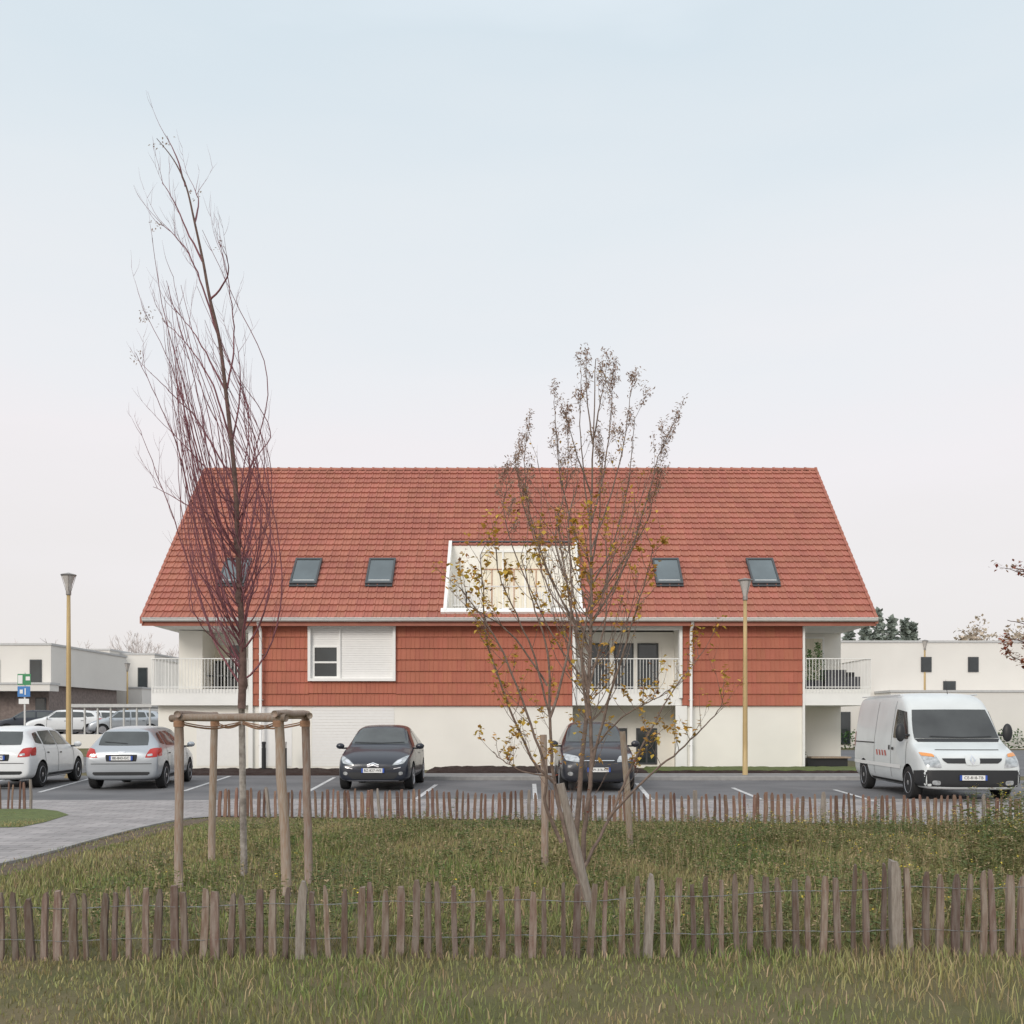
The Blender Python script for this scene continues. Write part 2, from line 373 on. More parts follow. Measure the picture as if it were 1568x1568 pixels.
# ---- roof
b=MB(['soffit','walltile'])
hx0,hx1=-2.30,2.07; ye,ze=32.0,4.96
def rp(x,t,h=0):
    k=math.sqrt(.5); return (x,ye+t-h*k,ze+t*1.003+h*k)
t0,t1=.29,2.9
def quad(x0,x1,a,c,m='soffit'): b.add([rp(x0,a),rp(x1,a),rp(x1,c),rp(x0,c)],[(0,1,2,3)],m)
XL2,XR2=XL-.16,XR+.1
quad(XL2,hx0,0,6.5);quad(hx1,XR2,0,6.5);quad(hx0,hx1,0,t0);quad(hx0,hx1,t1,6.5)
b.add([(XL2,38.5,11.47),(XR2,38.5,11.47),(XR2,45,4.96),(XL2,45,4.96)],[(0,1,2,3)],'walltile')
b.box(XL2,XR2,31.99,32.02,4.72,4.95,'ridge')
for x0,x1 in ((XL2,XL2+.05),(XR2-.05,XR2)):
    for sgn in (1,-1):
        ya=38.5-sgn*6.5
        vs=[(x,y,z) for x in (x0,x1) for y,z in ((ya,4.955),(38.5,11.465),(38.5,11.22),(ya,4.72))]
        b.add(vs,[(0,1,2,3),(7,6,5,4),(0,4,5,1),(3,2,6,7),(0,3,7,4)],'walltile')
hb(b,'roof_deck')
b=MB(['rooftile'])
NR=27; g=6.5/NR
prof=[(0,.010),(.05,.03),(.17,.03),(.22,.004),(.47,.0),(.5,.014),(.55,.014),(.58,.0),(.95,.0),(1.0,.010)]
NCt=80; tw=(XR2-XL2)/NCt
for r in range(NR):
    for c in range(NCt):
        x0=XL2+c*tw; tm=(r+.5)*g
        if hx0-.1<x0+tw/2<hx1+.1 and t0-.05<tm<t1+.05: continue
        vs=[];j=R(-.004,.004)
        for u,h in prof:
            x=x0+tw*u
            vs.append(rp(x,r*g-.005,h-.01)); vs.append(rp(x,r*g-.01,h+.06+j)); vs.append(rp(x,(r+1)*g+.01,h+.008))
        fs=[]
        for i in range(len(prof)-1):
            a=i*3; fs+=[(a,a+3,a+4,a+1),(a+1,a+4,a+5,a+2)]
        b.add(vs,fs,'rooftile')
hb(b,'roof_tiles')
b=MB(['ridge'])
for i in range(58):
    x0=XL2+(XR2-XL2)*i/58; x1=XL2+(XR2-XL2)*(i+1)/58+.03
    vs=[];n=8
    for x,rr in ((x0,.135),(x1-.07,.12),(x1-.069,.15),(x1,.15)):
        for k in range(n+1):
            a=math.pi*k/n; vs.append((x,38.5-math.cos(a)*rr,11.43+math.sin(a)*rr*.95))
    fs=[(q*(n+1)+k,(q+1)*(n+1)+k,(q+1)*(n+1)+k+1,q*(n+1)+k+1) for q in range(3) for k in range(n)]
    fs.append(tuple(range(n+1))); fs.append(tuple(3*(n+1)+k for k in range(n+1)))
    b.add(vs,fs,'ridge')
for r in range(NR):
    for x in (XL2-.04,XR2-.06):
        a=rp(x,r*g-.015,.085);c=rp(x,(r+1)*g,.045);x1=x+.10
        lo=.22
        vs=[a,(x1,a[1],a[2]),(x1,c[1],c[2]),c,(a[0],a[1]+.0,a[2]-lo),(x1,a[1],a[2]-lo),(x1,c[1],c[2]-lo),(c[0],c[1],c[2]-lo)]
        b.add(vs,[(0,1,2,3),(4,7,6,5),(0,4,5,1),(1,5,6,2),(2,6,7,3),(3,7,4,0)],'ridge')
hb(b,'ridge_and_verge_tiles')
b=MB(['walltile'])
def hung(x0,x1,z0,z1,nr=7,tw=.30):
    gz=(z1-z0)/nr; nc=round((x1-x0)/tw); tw=(x1-x0)/nc
    pr=[(0,.0),(.03,.002),(.05,.016),(.13,.016),(.15,.002),(.47,.002),(.49,.014),(.55,.014),(.57,.002),(.97,.002),(1.0,0)]
    for r in range(nr):
        off=(r%2)*tw*.5
        for c in range(-1,nc+1):
            a0=x0+c*tw+off;a1=a0+tw
            def clip(a): return min(max(a,x0),x1)
            if clip(a1)-clip(a0)<.02: continue
            vs=[];zz0,zz1=z0+r*gz,z0+(r+1)*gz
            for u,h in pr:
                x=clip(a0+(a1-a0)*u); vs+=[(x,YF+.08,zz0),(x,YF+.02-h-.012,zz0),(x,YF+.055-h,zz1+.010)]
            fs=[]
            for i in range(len(pr)-1):
                a=i*3; fs+=[(a,a+3,a+4,a+1),(a+1,a+4,a+5,a+2)]
            b.add(vs,fs,'walltile')
hung(xa0+.0,wx0,zb,ztop,7); hung(wx1,xa1-.02,zb,ztop,7); hung(wx0,wx1,zb,wz0,2)
hung(xb0+.02,xb1,zb,ztop,7)
b.box(xa0,xa1,YF+.02,YF+.098,zb-.02,zb-.001,'walltile');b.box(xb0,xb1,YF+.02,YF+.098,zb-.02,zb-.001,'walltile')
hb(b,'hung_wall_tiles')
b=MB(['darkframe','skyglass','zinc'])
def slopebox(x0,x1,a,c,h0,h1,m):
    vs=[rp(x,t,h) for h in (h0,h1) for x,t in ((x0,a),(x1,a),(x1,c),(x0,c))]
    b.add(vs,[(0,3,2,1),(4,5,6,7),(0,1,5,4),(1,2,6,5),(2,3,7,6),(3,0,4,7)],m)
for p0,p1 in ((341,381),(449,490),(563,604),(1001,1042),(1146,1188)):
    Ym=33.75; x0,x1=PX(p0,Ym),PX(p1,Ym); ta,tc=1.22,2.24
    slopebox(x0,x1,ta,tc,.0,.10,'darkframe')
    fwi=.06
    slopebox(x0,x1,ta-.07,ta-.003,.06,.085,'darkframe')
    for (a0,a1,q0,q1) in ((x0,x1,ta,ta+.06),(x0,x1,tc-.07,tc),(x0,x0+fwi,ta+.06,tc-.07),(x1-fwi,x1,ta+.06,tc-.07)):
        slopebox(a0,a1,q0,q1,.102,.135,'darkframe')
    slopebox(x0+fwi+.002,x1-fwi-.002,ta+.062,tc-.072,.102,.112,'skyglass')
    slopebox(x0+fwi+.05,x1-fwi-.05,ta+.12,ta+.14,.114,.12,'zinc')
hb(b,'skylights')
b=MB(['render','white','curtain','orange','soffit','darkframe','glass'])
zfl=5.05; yb=ye+t1
b.box(hx0,hx1,32.35,yb,zfl-.1,zfl,'soffit')
for xa,xc in ((hx0-.1,hx0),(hx1,hx1+.1)):
    vs=[(x,y,z) for x in (xa,xc) for y,z in ((ye+t0,zfl),(yb,zfl),(yb,ze+t1),(ye+t0,ze+t0))]
    b.add(vs,[(0,1,2,3),(7,6,5,4),(0,4,5,1),(2,6,7,3),(1,5,6,2),(0,3,7,4)],'render')
b.box(hx0,hx1,yb,yb+.2,zfl,ze+t1,'render')
X0,X1=PX(736,yb),PX(838,yb); Z0,Z1=zfl+.05,PZ(846,yb)
b.box(X0,X1,yb-.03,yb-.004,Z0,Z1,'curtain')
for x in np.linspace(X0,X1,4): b.box(x-.03,x+.03,yb-.07,yb-.032,Z0,Z1,'white')
for z in (Z0+(Z1-Z0)*.52,Z0+(Z1-Z0)*.76,): b.box(X0,X1,yb-.06,yb-.034,z-.014,z+.014,'orange')
for x in np.linspace(X0+.4,X1-.4,3): b.box(x-.014,x+.014,yb-.062,yb-.036,Z0,Z1-.6,'orange')
b.box(X0-.03,X1+.03,yb-.075,yb-.0,Z1,Z1+.07,'white')
def sb(x0,x1,a,c,h0,h1,m):
    vs=[rp(x,t,h) for h in (h0,h1) for x,t in ((x0,a),(x1,a),(x1,c),(x0,c))]
    b.add(vs,[(0,3,2,1),(4,5,6,7),(0,1,5,4),(1,2,6,5),(2,3,7,6),(3,0,4,7)],m)
sb(hx0-.10,hx0+.01,t0-.1,t1+.05,.0,.15,'white'); sb(hx1-.01,hx1+.10,t0-.1,t1+.05,.0,.15,'white')
sb(hx0-.18,hx1+.18,t0-.16,t0-.02,.0,.13,'white'); sb(hx0-.10,hx1+.10,t1+.052,t1+.10,.0,.09,'darkframe')
hb(b,'roof_terrace')
b=MB(['white','zinc']); rail_x(hx0+.05,hx1-.05,32.55,zfl+.1,zfl+1.05,.105)
for x in (-1.9,-1.5,.8,1.4):
    for dx in (-.2,.2):
        b.box(x+dx-.02,x+dx+.02,33.2,33.24,zfl,zfl+.95,'zinc')
    for q in range(5): b.box(x-.2+q*.09,x-.15+q*.09,33.22,33.25,zfl+.45,zfl+.95,'zinc')
    b.box(x-.22,x+.22,32.85,33.25,zfl+.42,zfl+.46,'white')
hb(b,'terrace_railing')
for px in (404,436):
    b=MB(['black','lampglass']); x=PX(px,31.6); b.lathe([(.07,0),(.07,.75)],(x,31.6,.0),'z',12,'black'); b.lathe([(.06,0),(.06,.12),(.07,.12),(.07,.2),(.0,.21)],(x,31.6,.75),'z',12,'lampglass' if px==436 else 'black'); b.build('bollard_light')

# ---------------- vehicles
def bake(o):
    dg=bpy.context.evaluated_depsgraph_get(); me=bpy.data.meshes.new_from_object(o.evaluated_get(dg)); return me
def loft(stations,mats,van=False):
    vs=[];n=0
    for st in stations:
        y,w,wr,zb_,zbelt,zr=st; h=zbelt-zb_
        ed=min(.07,(zr-zbelt)*.5)
        half=[(0,zb_),(.75*w,zb_),(.96*w,zb_+.05),(w,zb_+.33*h),(w*.995,zb_+.75*h),(.965*w,zbelt),
              ((w*.945+wr*1.02)/2,(zbelt+zr-ed)/2),(wr,zr-ed),(wr*.8,zr-.012),(0,zr)]
        ring=half+[(-x,z) for x,z in reversed(half[1:-1])]
        n=len(ring); vs+=[(x,y,z) for x,z in ring]
    fs=[]
    for i in range(len(stations)-1):
        for j in range(n): fs.append((i*n+j,(i+1)*n+j,(i+1)*n+(j+1)%n,i*n+(j+1)%n))
    fs.append(tuple(range(n))); fs.append(tuple((len(stations)-1)*n+j for j in reversed(range(n))))
    me=bpy.data.meshes.new('body'); me.from_pydata(vs,[],fs)
    for m in mats: me.materials.append(M[m])
    me.polygons.foreach_set('use_smooth',[True]*len(fs)); me.update()
    return me
def make_vehicle(name,stations,paint,wheels,wr,loc,rot,decals,W,mirrors=None,van=False,extra=None,plate=None,platetxt=''):
    root=empty(name,(0,0,0))
    mats=[paint,'black']
    me=loft(stations,mats); o=bpy.data.objects.new('body',me); link(o)
    bm=bmesh.new(); bm.from_mesh(me); bmesh.ops.recalc_face_normals(bm,faces=bm.faces); bm.to_mesh(me); bm.free()
    sm=o.modifiers.new('s','SUBSURF'); sm.levels=2; sm.render_levels=2
    cuts=[]
    for wy in wheels:
        for sx in (-1,1):
            cb=MB([paint,'black']); cb.lathe([(wr+.055,-.17),(wr+.055,.3)] if sx>0 else [(wr+.055,-.3),(wr+.055,.17)],(sx*W,wy,wr),'x',28,'black')
            c=cb.build('cut'); bm=bmesh.new(); bm.from_mesh(c.data); bmesh.ops.recalc_face_normals(bm,faces=bm.faces); bm.to_mesh(c.data); bm.free()
            md=o.modifiers.new('b','BOOLEAN'); md.object=c; md.operation='DIFFERENCE'; md.solver='EXACT'; cuts.append(c)
    bpy.context.view_layer.update()
    for md in o.modifiers:
        if md.type=='BOOLEAN': md.show_viewport=False
    bpy.context.view_layer.update()
    plain=bake(o)
    bvh=BVHTree.FromPolygons([v.co for v in plain.vertices],[tuple(p.vertices) for p in plain.polygons])
    for md in o.modifiers: md.show_viewport=True
    bpy.context.view_layer.update()
    new=bake(o)
    if len(new.vertices)<100: new=plain
    o.modifiers.clear(); o.data=new
    try: new.set_sharp_from_angle(angle=math.radians(40))
    except Exception: pass
    for c in cuts: bpy.data.objects.remove(c)
    o.parent=root
    b=MB(['seam'])
    def decal(side,cs,m,rd=.0,off=.006,n=10,mm=8):
        if side=='sides':
            decal('left',cs,m,rd,off,n,mm); decal('right',cs,m,rd,off,n,mm); return
        if side in('frontsym','rearsym'):
            s=side[:-3]; decal(s,cs,m,rd,off,n,mm); decal(s,[(-a,z) for a,z in cs],m,rd,off,n,mm); return
        grid={};vs=[];fs=[]
        for j in range(mm+1):
            for i in range(n+1):
                u=2*i/n-1;v=2*j/mm-1
                uu=u*math.sqrt(max(0,1-rd*v*v/2)); vv=v*math.sqrt(max(0,1-rd*u*u/2))
                a=(uu+1)/2;c=(vv+1)/2
                p=[cs[0][k]*(1-a)*(1-c)+cs[1][k]*a*(1-c)+cs[2][k]*a*c+cs[3][k]*(1-a)*c for k in (0,1)]
                if side=='front': org=Vector((p[0],-3,p[1]));d=Vector((0,1,0))
                elif side=='rear': org=Vector((p[0],12,p[1]));d=Vector((0,-1,0))
                elif side=='left': org=Vector((-4,p[0],p[1]));d=Vector((1,0,0))
                else: org=Vector((4,p[0],p[1]));d=Vector((-1,0,0))
                h=bvh.ray_cast(org,d)
                if h[0] is not None:
                    nn=h[1] if h[1].dot(d)<0 else -h[1]
                    grid[(i,j)]=len(vs); vs.append(h[0]+nn*off)
        for j in range(mm):
            for i in range(n):
                k=[(i,j),(i+1,j),(i+1,j+1),(i,j+1)]
                if all(q in grid for q in k): fs.append(tuple(grid[q] for q in k))
        if fs: b.add(vs,fs,m)
    for d in decals: decal(*d)
    if platetxt:
        side,cz,w=plate
        decal(side,[(-.27,cz-.06),(.27,cz-.06),(.27,cz+.06),(-.27,cz+.06)],'black',0,.012)
    ob=b.build('glazing_and_trim',root,smooth=True)
    if platetxt:
        h=bvh.ray_cast(Vector((0,-3 if side=='front' else 12,cz)),Vector((0,1 if side=='front' else -1,0)))
        y=h[0].y; sg=-1 if side=='front' else 1
        pb=MB(['plate','blue']); y0,y1_=sorted((y+sg*.012,y+sg*.04))
        pb.box(-.22,.22,y0,y1_,cz-.05,cz+.05,'plate'); pb.box(-.26,-.22,y0,y1_,cz-.05,cz+.05,'blue'); pb.box(.22,.26,y0,y1_,cz-.05,cz+.05,'blue')
        pb.build('number_plate',root)
        cu=bpy.data.curves.new('plate_text','FONT'); cu.body=platetxt; cu.size=.082; cu.align_x='CENTER'; cu.align_y='CENTER'; cu.extrude=.001
        to=bpy.data.objects.new('plate_text',cu); link(to); cu.materials.append(M['black']); to.parent=root
        to.location=(0,y+sg*.044,cz); to.rotation_euler=(math.pi/2,0,0 if side=='front' else math.pi)
    b=MB(['tyre','rim','black'])
    for wy in wheels:
        for sx in (-1,1):
            c=(sx*(W-.11),wy,wr)
            b.lathe([(wr*.66,-.1),(wr*.95,-.1),(wr,-.07),(wr,.07),(wr*.95,.1),(wr*.66,.1),(wr*.64,.06)] ,c,'x',32,'tyre')
            f=sx*.1
            b.lathe([(wr*.68,f-sx*.005),(wr*.64,f+sx*.006),(wr*.58,f-sx*.02),(wr*.56,f-sx*.05)],c,'x',32,'rim')
            b.lathe([(wr*.57,f-sx*.055),(.01,f-sx*.055)],c,'x',24,'black')
            b.lathe([(.06,f-sx*.05),(.05,f),(.01,f+sx*.006)],c,'x',16,'rim')
            for k in range(7):
                a=k*2*math.pi/7
                T=Matrix.Translation(c)@Matrix.Rotation(a,4,'X')
                b.box(min(f-sx*.045,f-sx*.005),max(f-sx*.045,f-sx*.005),-.02,.02,.03,wr*.6,'rim',T)
    b.build('wheels',root,smooth=False)
    b=MB([paint,'black'])
    if mirrors:
        y,z,x,sz=mirrors
        for sx in (-1,1):
            bm=bmesh.new(); bmesh.ops.create_icosphere(bm,subdivisions=3,radius=1)
            vs=[(sx*(x+.1)+v.co.x*sz[0],y+v.co.y*sz[1],z+v.co.z*sz[2]) for v in bm.verts]; fs=[tuple(q.index for q in f.verts) for f in bm.faces]; bm.free()
            b.add(vs,fs,'black' if van else paint)
            b.box(min(sx*(x-.08),sx*(x+.06)),max(sx*(x-.08),sx*(x+.06)),y-.03,y+.03,z-.07,z-.03,'black')
        b.build('door_mirrors',root,smooth=True)
    if extra: extra(root)
    root.location=(loc[0],loc[1],0.012); root.rotation_euler=(0,0,math.radians(rot))
    return root
def hatch(L,W,Ht,hood=.0):
    w=W/2
    return [(0.0,w*.72,.42,.25,.50,.58),(0.04,w*.88,.57,.21,.60,.68+hood),(0.20,w*.955,.63,.20,.72+hood*.7,.81+hood),(0.55,w*.985,.66,.19,.83+hood*.6,.93+hood),
     (.93,w,.67,.19,.90+hood*.5,1.00+hood*.8),(1.04,w,.67,.19,.92+hood*.4,1.06+hood*.7),(1.50,w,w*.69,.19,.95,Ht-.12),(1.64,w,w*.68,.19,.955,Ht-.045),(1.95,w,w*.67,.19,.96,Ht-.012),
     (2.4,w,w*.66,.19,.97,Ht),(L-1.0,w,w*.65,.19,.99,Ht-.02),(L-.50,w*.985,w*.62,.19,1.0,Ht-.09),(L-.42,w*.98,w*.61,.20,1.0,Ht-.13),
     (L-.12,w*.95,w*.66,.22,.93,1.0),(L-.03,w*.92,w*.66,.24,.82,.90),(L,w*.80,w*.55,.30,.66,.72)]
def hatch_decals(L,W,Ht,hood=0,kind='a'):
    w=W/2
    d=[('front',[(-w*.80,1.05+hood*.7),(w*.80,1.05+hood*.7),(w*.67,Ht-.10),(-w*.67,Ht-.10)],'carglass',.08,.008,16,10),
       ('rear',[(-w*.66,1.03),(w*.66,1.03),(w*.58,Ht-.15),(-w*.58,Ht-.15)],'carglass',.15,.008,14,8),
       ('sides',[(1.26,1.0),(2.28,1.01),(2.26,Ht-.13),(1.66,Ht-.15)],'carglass',.06,.006),
       ('sides',[(2.36,1.01),(3.18,1.03),(3.05,Ht-.15),(2.34,Ht-.13)],'carglass',.06,.006),
       ('sides',[(3.24,1.04),(L-.52,1.08),(L-.70,Ht-.2),(3.14,Ht-.16)],'carglass',.2,.006),
       ('sides',[(2.305,.28),(2.32,.28),(2.33,Ht-.12),(2.315,Ht-.12)],'seam',0,.004,1,14),
       ('sides',[(1.16,.30),(1.175,.30),(1.2,.98),(1.185,.98)],'seam',0,.004,1,10),
       ('sides',[(3.17,.62),(3.185,.62),(3.24,1.0),(3.225,1.0)],'seam',0,.004,1,10),
       ('sides',[(1.1,.27),(L-1.15,.27),(L-1.15,.33),(1.1,.33)],'black',0,.004,14,2),
       ('sides',[(2.08,.80),(2.22,.80),(2.22,.83),(2.08,.83)],'black',0,.012,3,2),('sides',[(2.95,.82),(3.09,.82),(3.09,.85),(2.95,.85)],'black',0,.012,3,2),
    ]
    return d
W=1.72
c3=hatch_decals(3.94,W,1.52)+[
 ('frontsym',[(.42,.58),(.70,.62),(.80,.82),(.54,.70)],'lens',.35,.008),
 ('frontsym',[(.50,.62),(.62,.64),(.66,.72),(.54,.69)],'chrome',.9,.012),
 ('front',[(-.50,.27),(.50,.27),(.60,.43),(-.60,.43)],'black',.25,.008,14,6),
 ('front',[(-.36,.515),(.36,.515),(.40,.555),(-.40,.555)],'black',.2,.008,14,3),
 ('front',[(-.12,.585),(0,.625),(0,.650),(-.14,.60)],'chrome',0,.014,4,2),('front',[(.12,.585),(0,.625),(0,.650),(.14,.60)],'chrome',0,.014,4,2),
 ('front',[(-.12,.545),(0,.585),(0,.610),(-.14,.56)],'chrome',0,.016,4,2),('front',[(.12,.545),(0,.585),(0,.610),(.14,.56)],'chrome',0,.016,4,2),
 ('frontsym',[(.58,.36),(.68,.37),(.68,.45),(.58,.44)],'lens',.9,.012),
 ('frontsym',[(.47,.50),(.62,.53),(.64,.55),(.47,.52)],'chrome',.1,.008),
 ('front',[(-.55,.225),(.55,.225),(.6,.25),(-.6,.25)],'chrome',0,.006,12,2),
 ('front',[(-.6,1.07),(.05,1.06),(.05,1.075),(-.58,1.095)],'black',0,.016,8,1),('front',[(.05,1.06),(.6,1.08),(.58,1.095),(.05,1.075)],'black',0,.016,8,1)]
def place_front(px,Y): return (PX(px,Y),Y)
make_vehicle('parked_car',hatch(3.94,W,1.52),'p_navy',(.78,3.24),.305,place_front(571,22.45),0,c3,W/2,(1.2,1.0,.86,(.10,.06,.07)),plate=('front',.47,0),platetxt='BZ-827-WE')
W=1.75
suv=hatch_decals(4.1,W,1.60,.08)+[
 ('frontsym',[(.40,.66),(.74,.70),(.80,.86),(.46,.80)],'lens',.35,.008),
 ('front',[(-.36,.66),(.36,.66),(.38,.74),(-.38,.74)],'black',.2,.008),('front',[(-.36,.695),(.36,.695),(.36,.71),(-.36,.71)],'chrome',.2,.014),
 ('front',[(-.48,.28),(.48,.28),(.54,.43),(-.54,.43)],'black',.25,.008,14,6),
 ('frontsym',[(.58,.36),(.70,.37),(.70,.46),(.58,.45)],'lens',.9,.012)]
make_vehicle('parked_car',hatch(4.1,W,1.60,.08),'p_black',(.80,3.34),.32,place_front(917,22.2),0,suv,W/2,(1.22,1.06,.87,(.10,.06,.08)),plate=('front',.5,0),platetxt='AW-316-KL')
W=1.74
def rear_d(L,W,Ht):
    w=W/2
    return hatch_decals(L,W,Ht)+[
 ('rearsym',[(.52,.74),(.80,.76),(.78,.98),(.62,.95)],'red',.3,.008),('rearsym',[(.58,.78),(.70,.79),(.69,.84),(.58,.83)],'lens',.3,.012),
 ('rear',[(-.62,.34),(.62,.34),(.66,.42),(-.66,.42)],'black',.2,.008,14,3),
 ('rear',[(-.68,.60),(.68,.60),(.68,.614),(-.68,.614)],'seam',0,.007,14,1),
 ('rear',[(-.08,.86),(.08,.86),(.08,.89),(-.08,.89)],'chrome',.3,.014,4,2),
 ('rear',[(-.1,1.06),(.42,1.10),(.42,1.115),(-.1,1.075)],'black',0,.016,6,1),
 ('sides',[(L-.33,.78),(L-.1,.78),(L-.13,.93),(L-.42,.99)],'red',.25,.007),
 ('rear',[(-.34,.66),(.34,.66),(.36,.82),(-.36,.82)],'seam',.1,.005,10,4)]
make_vehicle('parked_car',hatch(4.03,W,1.50),'p_silver',(.80,3.34),.305,(-9.62,26.8),186.3,rear_d(4.03,W,1.50),W/2,(1.2,1.0,.87,(.10,.06,.07)),plate=('rear',.74,0),platetxt='BE-843-GC')
make_vehicle('parked_car',hatch(4.1,W,1.50),'p_white',(.80,3.38),.31,(-12.72,27.1),186.3,rear_d(4.1,W,1.5),W/2,(1.2,1.0,.87,(.10,.06,.07)),plate=('rear',.74,0),platetxt='CD-207-RM')
# van
w=.985
vst=[(0,w*.80,.58,.30,.60,.74),(.04,w*.94,.72,.24,.72,.88),(.16,w*.985,.80,.22,.86,.99),(.50,w,.82,.22,1.02,1.10),(.74,w,.83,.22,1.10,1.18),(.80,w,.84,.22,1.13,1.22),
 (1.28,w,.84,.22,1.25,1.86),(1.42,w,.83,.22,1.30,2.02),(1.65,w,.83,.22,1.34,2.16),(2.1,w,.83,.22,1.36,2.22),(2.6,w,.83,.22,1.36,2.23),(4.6,w,.83,.24,1.36,2.22),(4.82,w*.99,.82,.26,1.36,2.18),(4.88,w*.93,.77,.30,1.30,2.08)]
vd=[('front',[(-.86,1.24),(.86,1.24),(.76,1.84),(-.76,1.84)],'vanglass',.06,.008,18,12),
 ('front',[(-.80,1.17),(.80,1.17),(.85,1.235),(-.85,1.235)],'black',.0,.006,16,3),
 ('front',[(-.55,1.27),(.1,1.25),(.1,1.265),(-.53,1.29)],'black',0,.018,8,1),('front',[(.1,1.25),(.7,1.27),(.68,1.285),(.1,1.265)],'black',0,.018,8,1),
 ('front',[(-.62,1.015),(.62,1.015),(.62,1.027),(-.62,1.027)],'seam',0,.006,14,1),
 ('front',[(-.5,.76),(.5,.76),(.60,.86),(-.60,.86)],'black',.15,.008,14,4),
 ('front',[(-.14,.72),(.14,.72),(.14,.93),(-.14,.93)],'p_van',.5,.012,6,6),
 ('front',[(-.06,.825),(0,.73),(0,.765),(-.028,.825)],'chrome',0,.02,3,3),('front',[(.06,.825),(0,.73),(0,.765),(.028,.825)],'chrome',0,.02,3,3),
 ('front',[(-.028,.825),(0,.885),(0,.92),(-.06,.825)],'chrome',0,.02,3,3),('front',[(.028,.825),(0,.885),(0,.92),(.06,.825)],'chrome',0,.02,3,3),
 ('frontsym',[(.58,.66),(.90,.70),(.93,.98),(.68,.93)],'lens',.35,.009),
 ('frontsym',[(.70,.88),(.91,.90),(.92,.97),(.72,.94)],'amber',.2,.013),
 ('front',[(-.95,.24),(.95,.24),(.96,.63),(-.96,.63)],'black',.05,.007,22,6),
 ('sides',[(.06,.25),(.50,.25),(.50,.60),(.03,.63)],'black',.0,.007,8,6),
 ('frontsym',[(.62,.33),(.78,.34),(.78,.43),(.62,.42)],'lens',.6,.012),
 ('sides',[(.98,1.22),(1.86,1.24),(1.84,1.86),(1.34,1.80)],'vanglass',.08,.008),
 ('sides',[(.96,.45),(.975,.45),(1.0,1.18),(.985,1.18)],'seam',0,.005,1,10),
 ('sides',[(1.95,.30),(1.965,.30),(1.96,2.03),(1.945,2.03)],'seam',0,.005,1,14),
 ('sides',[(3.15,.30),(3.165,.30),(3.165,2.03),(3.15,2.03)],'seam',0,.005,1,14),
 ('sides',[(3.17,1.10),(4.7,1.10),(4.7,1.125),(3.17,1.125)],'seam',0,.008,10,1),
 ('sides',[(1.3,.60),(4.75,.60),(4.75,.68),(1.3,.68)],'plate',.0,.012,16,2),
 ('sides',[(1.15,.25),(3.5,.25),(3.5,.34),(1.15,.34)],'seam',.0,.006,10,2),
 ('sides',[(1.76,.98),(1.90,.98),(1.90,1.04),(1.76,1.04)],'black',.2,.012,3,2),('sides',[(2.02,.98),(2.12,.98),(2.12,1.08),(2.02,1.08)],'black',.2,.012,3,2),
 ('sides',[(4.70,1.0),(4.80,1.0),(4.80,1.35),(4.70,1.35)],'red',.1,.01,2,4)]
for k in range(4):
    y=2.25+k*.2; vd.append(('sides',[(y,.84),(y+.1,.84),(y+.16,.96),(y+.06,.96)],'red',0,.008,2,2))
def vextra(root):
    b=MB(['p_van','black'])
    for x in (-.80,.80): b.tube([(x,1.85,2.165),(x,4.7,2.18)],.014,6,'p_van')
    b.tube([(.2,1.9,2.19),(.24,2.1,2.5)],[.008,.003],5,'black')
    b.build('roof_rails',root)
make_vehicle('parked_van',vst,'p_van',(.86,4.0),.335,(PX(1490,19.35),19.35),-3.6,vd,w,(1.0,1.36,.98,(.10,.07,.19)),van=True,extra=vextra,plate=('front',.48,0),platetxt='CE-818-TB')
# raised distant car park
b=MB(['asphalt','kerb','grass_ground'])
b.add([(-70,44,0.003),(-17,44,0.003),(-17,50,.8),(-70,50,.8)],[(0,1,2,3)],'grass_ground'); b.add([(-70,50,.8),(-17,50,.8),(-17,120,.85),(-70,120,.85)],[(0,1,2,3)],'asphalt')
b.add([(-17,44,0.003),(-15,60,0.003),(-15,120,0.003),(-17,120,.85),(-17,50,.8)],[(0,1,2,3,4)],'grass_ground')
b.build('raised_car_park')
b=MB(['hrender']); b.box(-34,-17.2,46.5,46.75,0,1.0,'hrender'); b.build('low_wall')
W=1.74
def small(px,Y,rot,paint,z=.82):
    r=make_vehicle('parked_car',hatch(4.2,W,1.48),paint,(.80,3.4),.31,(PX(px,Y),Y),rot,rear_d(4.2,W,1.48),W/2,(1.2,1.0,.87,(.10,.06,.07))); r.location.z=z
small(38,56,-68,'p_white'); small(136,57,-72,'p_silver'); small(90,60,-60,'p_white'); small(-10,57,-70,'p_navy')

# ---------------- street lamps
def lamp(px,Y,ztop_,z0=0,sc=1):
    x=PX(px,Y); r=empty('street_lamp',(x,Y,z0)); h=ztop_-z0
    b=MB(['pole','lampmetal','lampglass'])
    b.lathe([(.11,0),(.11,.05),(.075,.06),(.072,1.0),(.06,h*.6),(.05,h-.62)],(0,0,0),'z',16,'pole'); b.build('pole',r,smooth=True)
    b=MB(['lampmetal','lampglass'])
    b.lathe([(.055,h-.62),(.07,h-.6),(.07,h-.5),(.03,h-.49)],(0,0,0),'z',16,'lampmetal')
    b.lathe([(.06,h-.5),(.10,h-.3),(.17,h-.08),(.18,h-.06)],(0,0,0),'z',20,'lampglass')
    b.lathe([(.20,h-.07),(.215,h-.05),(.20,h-.03),(.08,h),(.02,h+.02)],(0,0,0),'z',20,'lampmetal')
    for k in range(4):
        a=k*math.pi/2+.4; b.tube([(math.cos(a)*.065,math.sin(a)*.065,h-.5),(math.cos(a)*.19,math.sin(a)*.19,h-.06)],.007,5,'lampmetal')
    b.build('lantern',r,smooth=False)
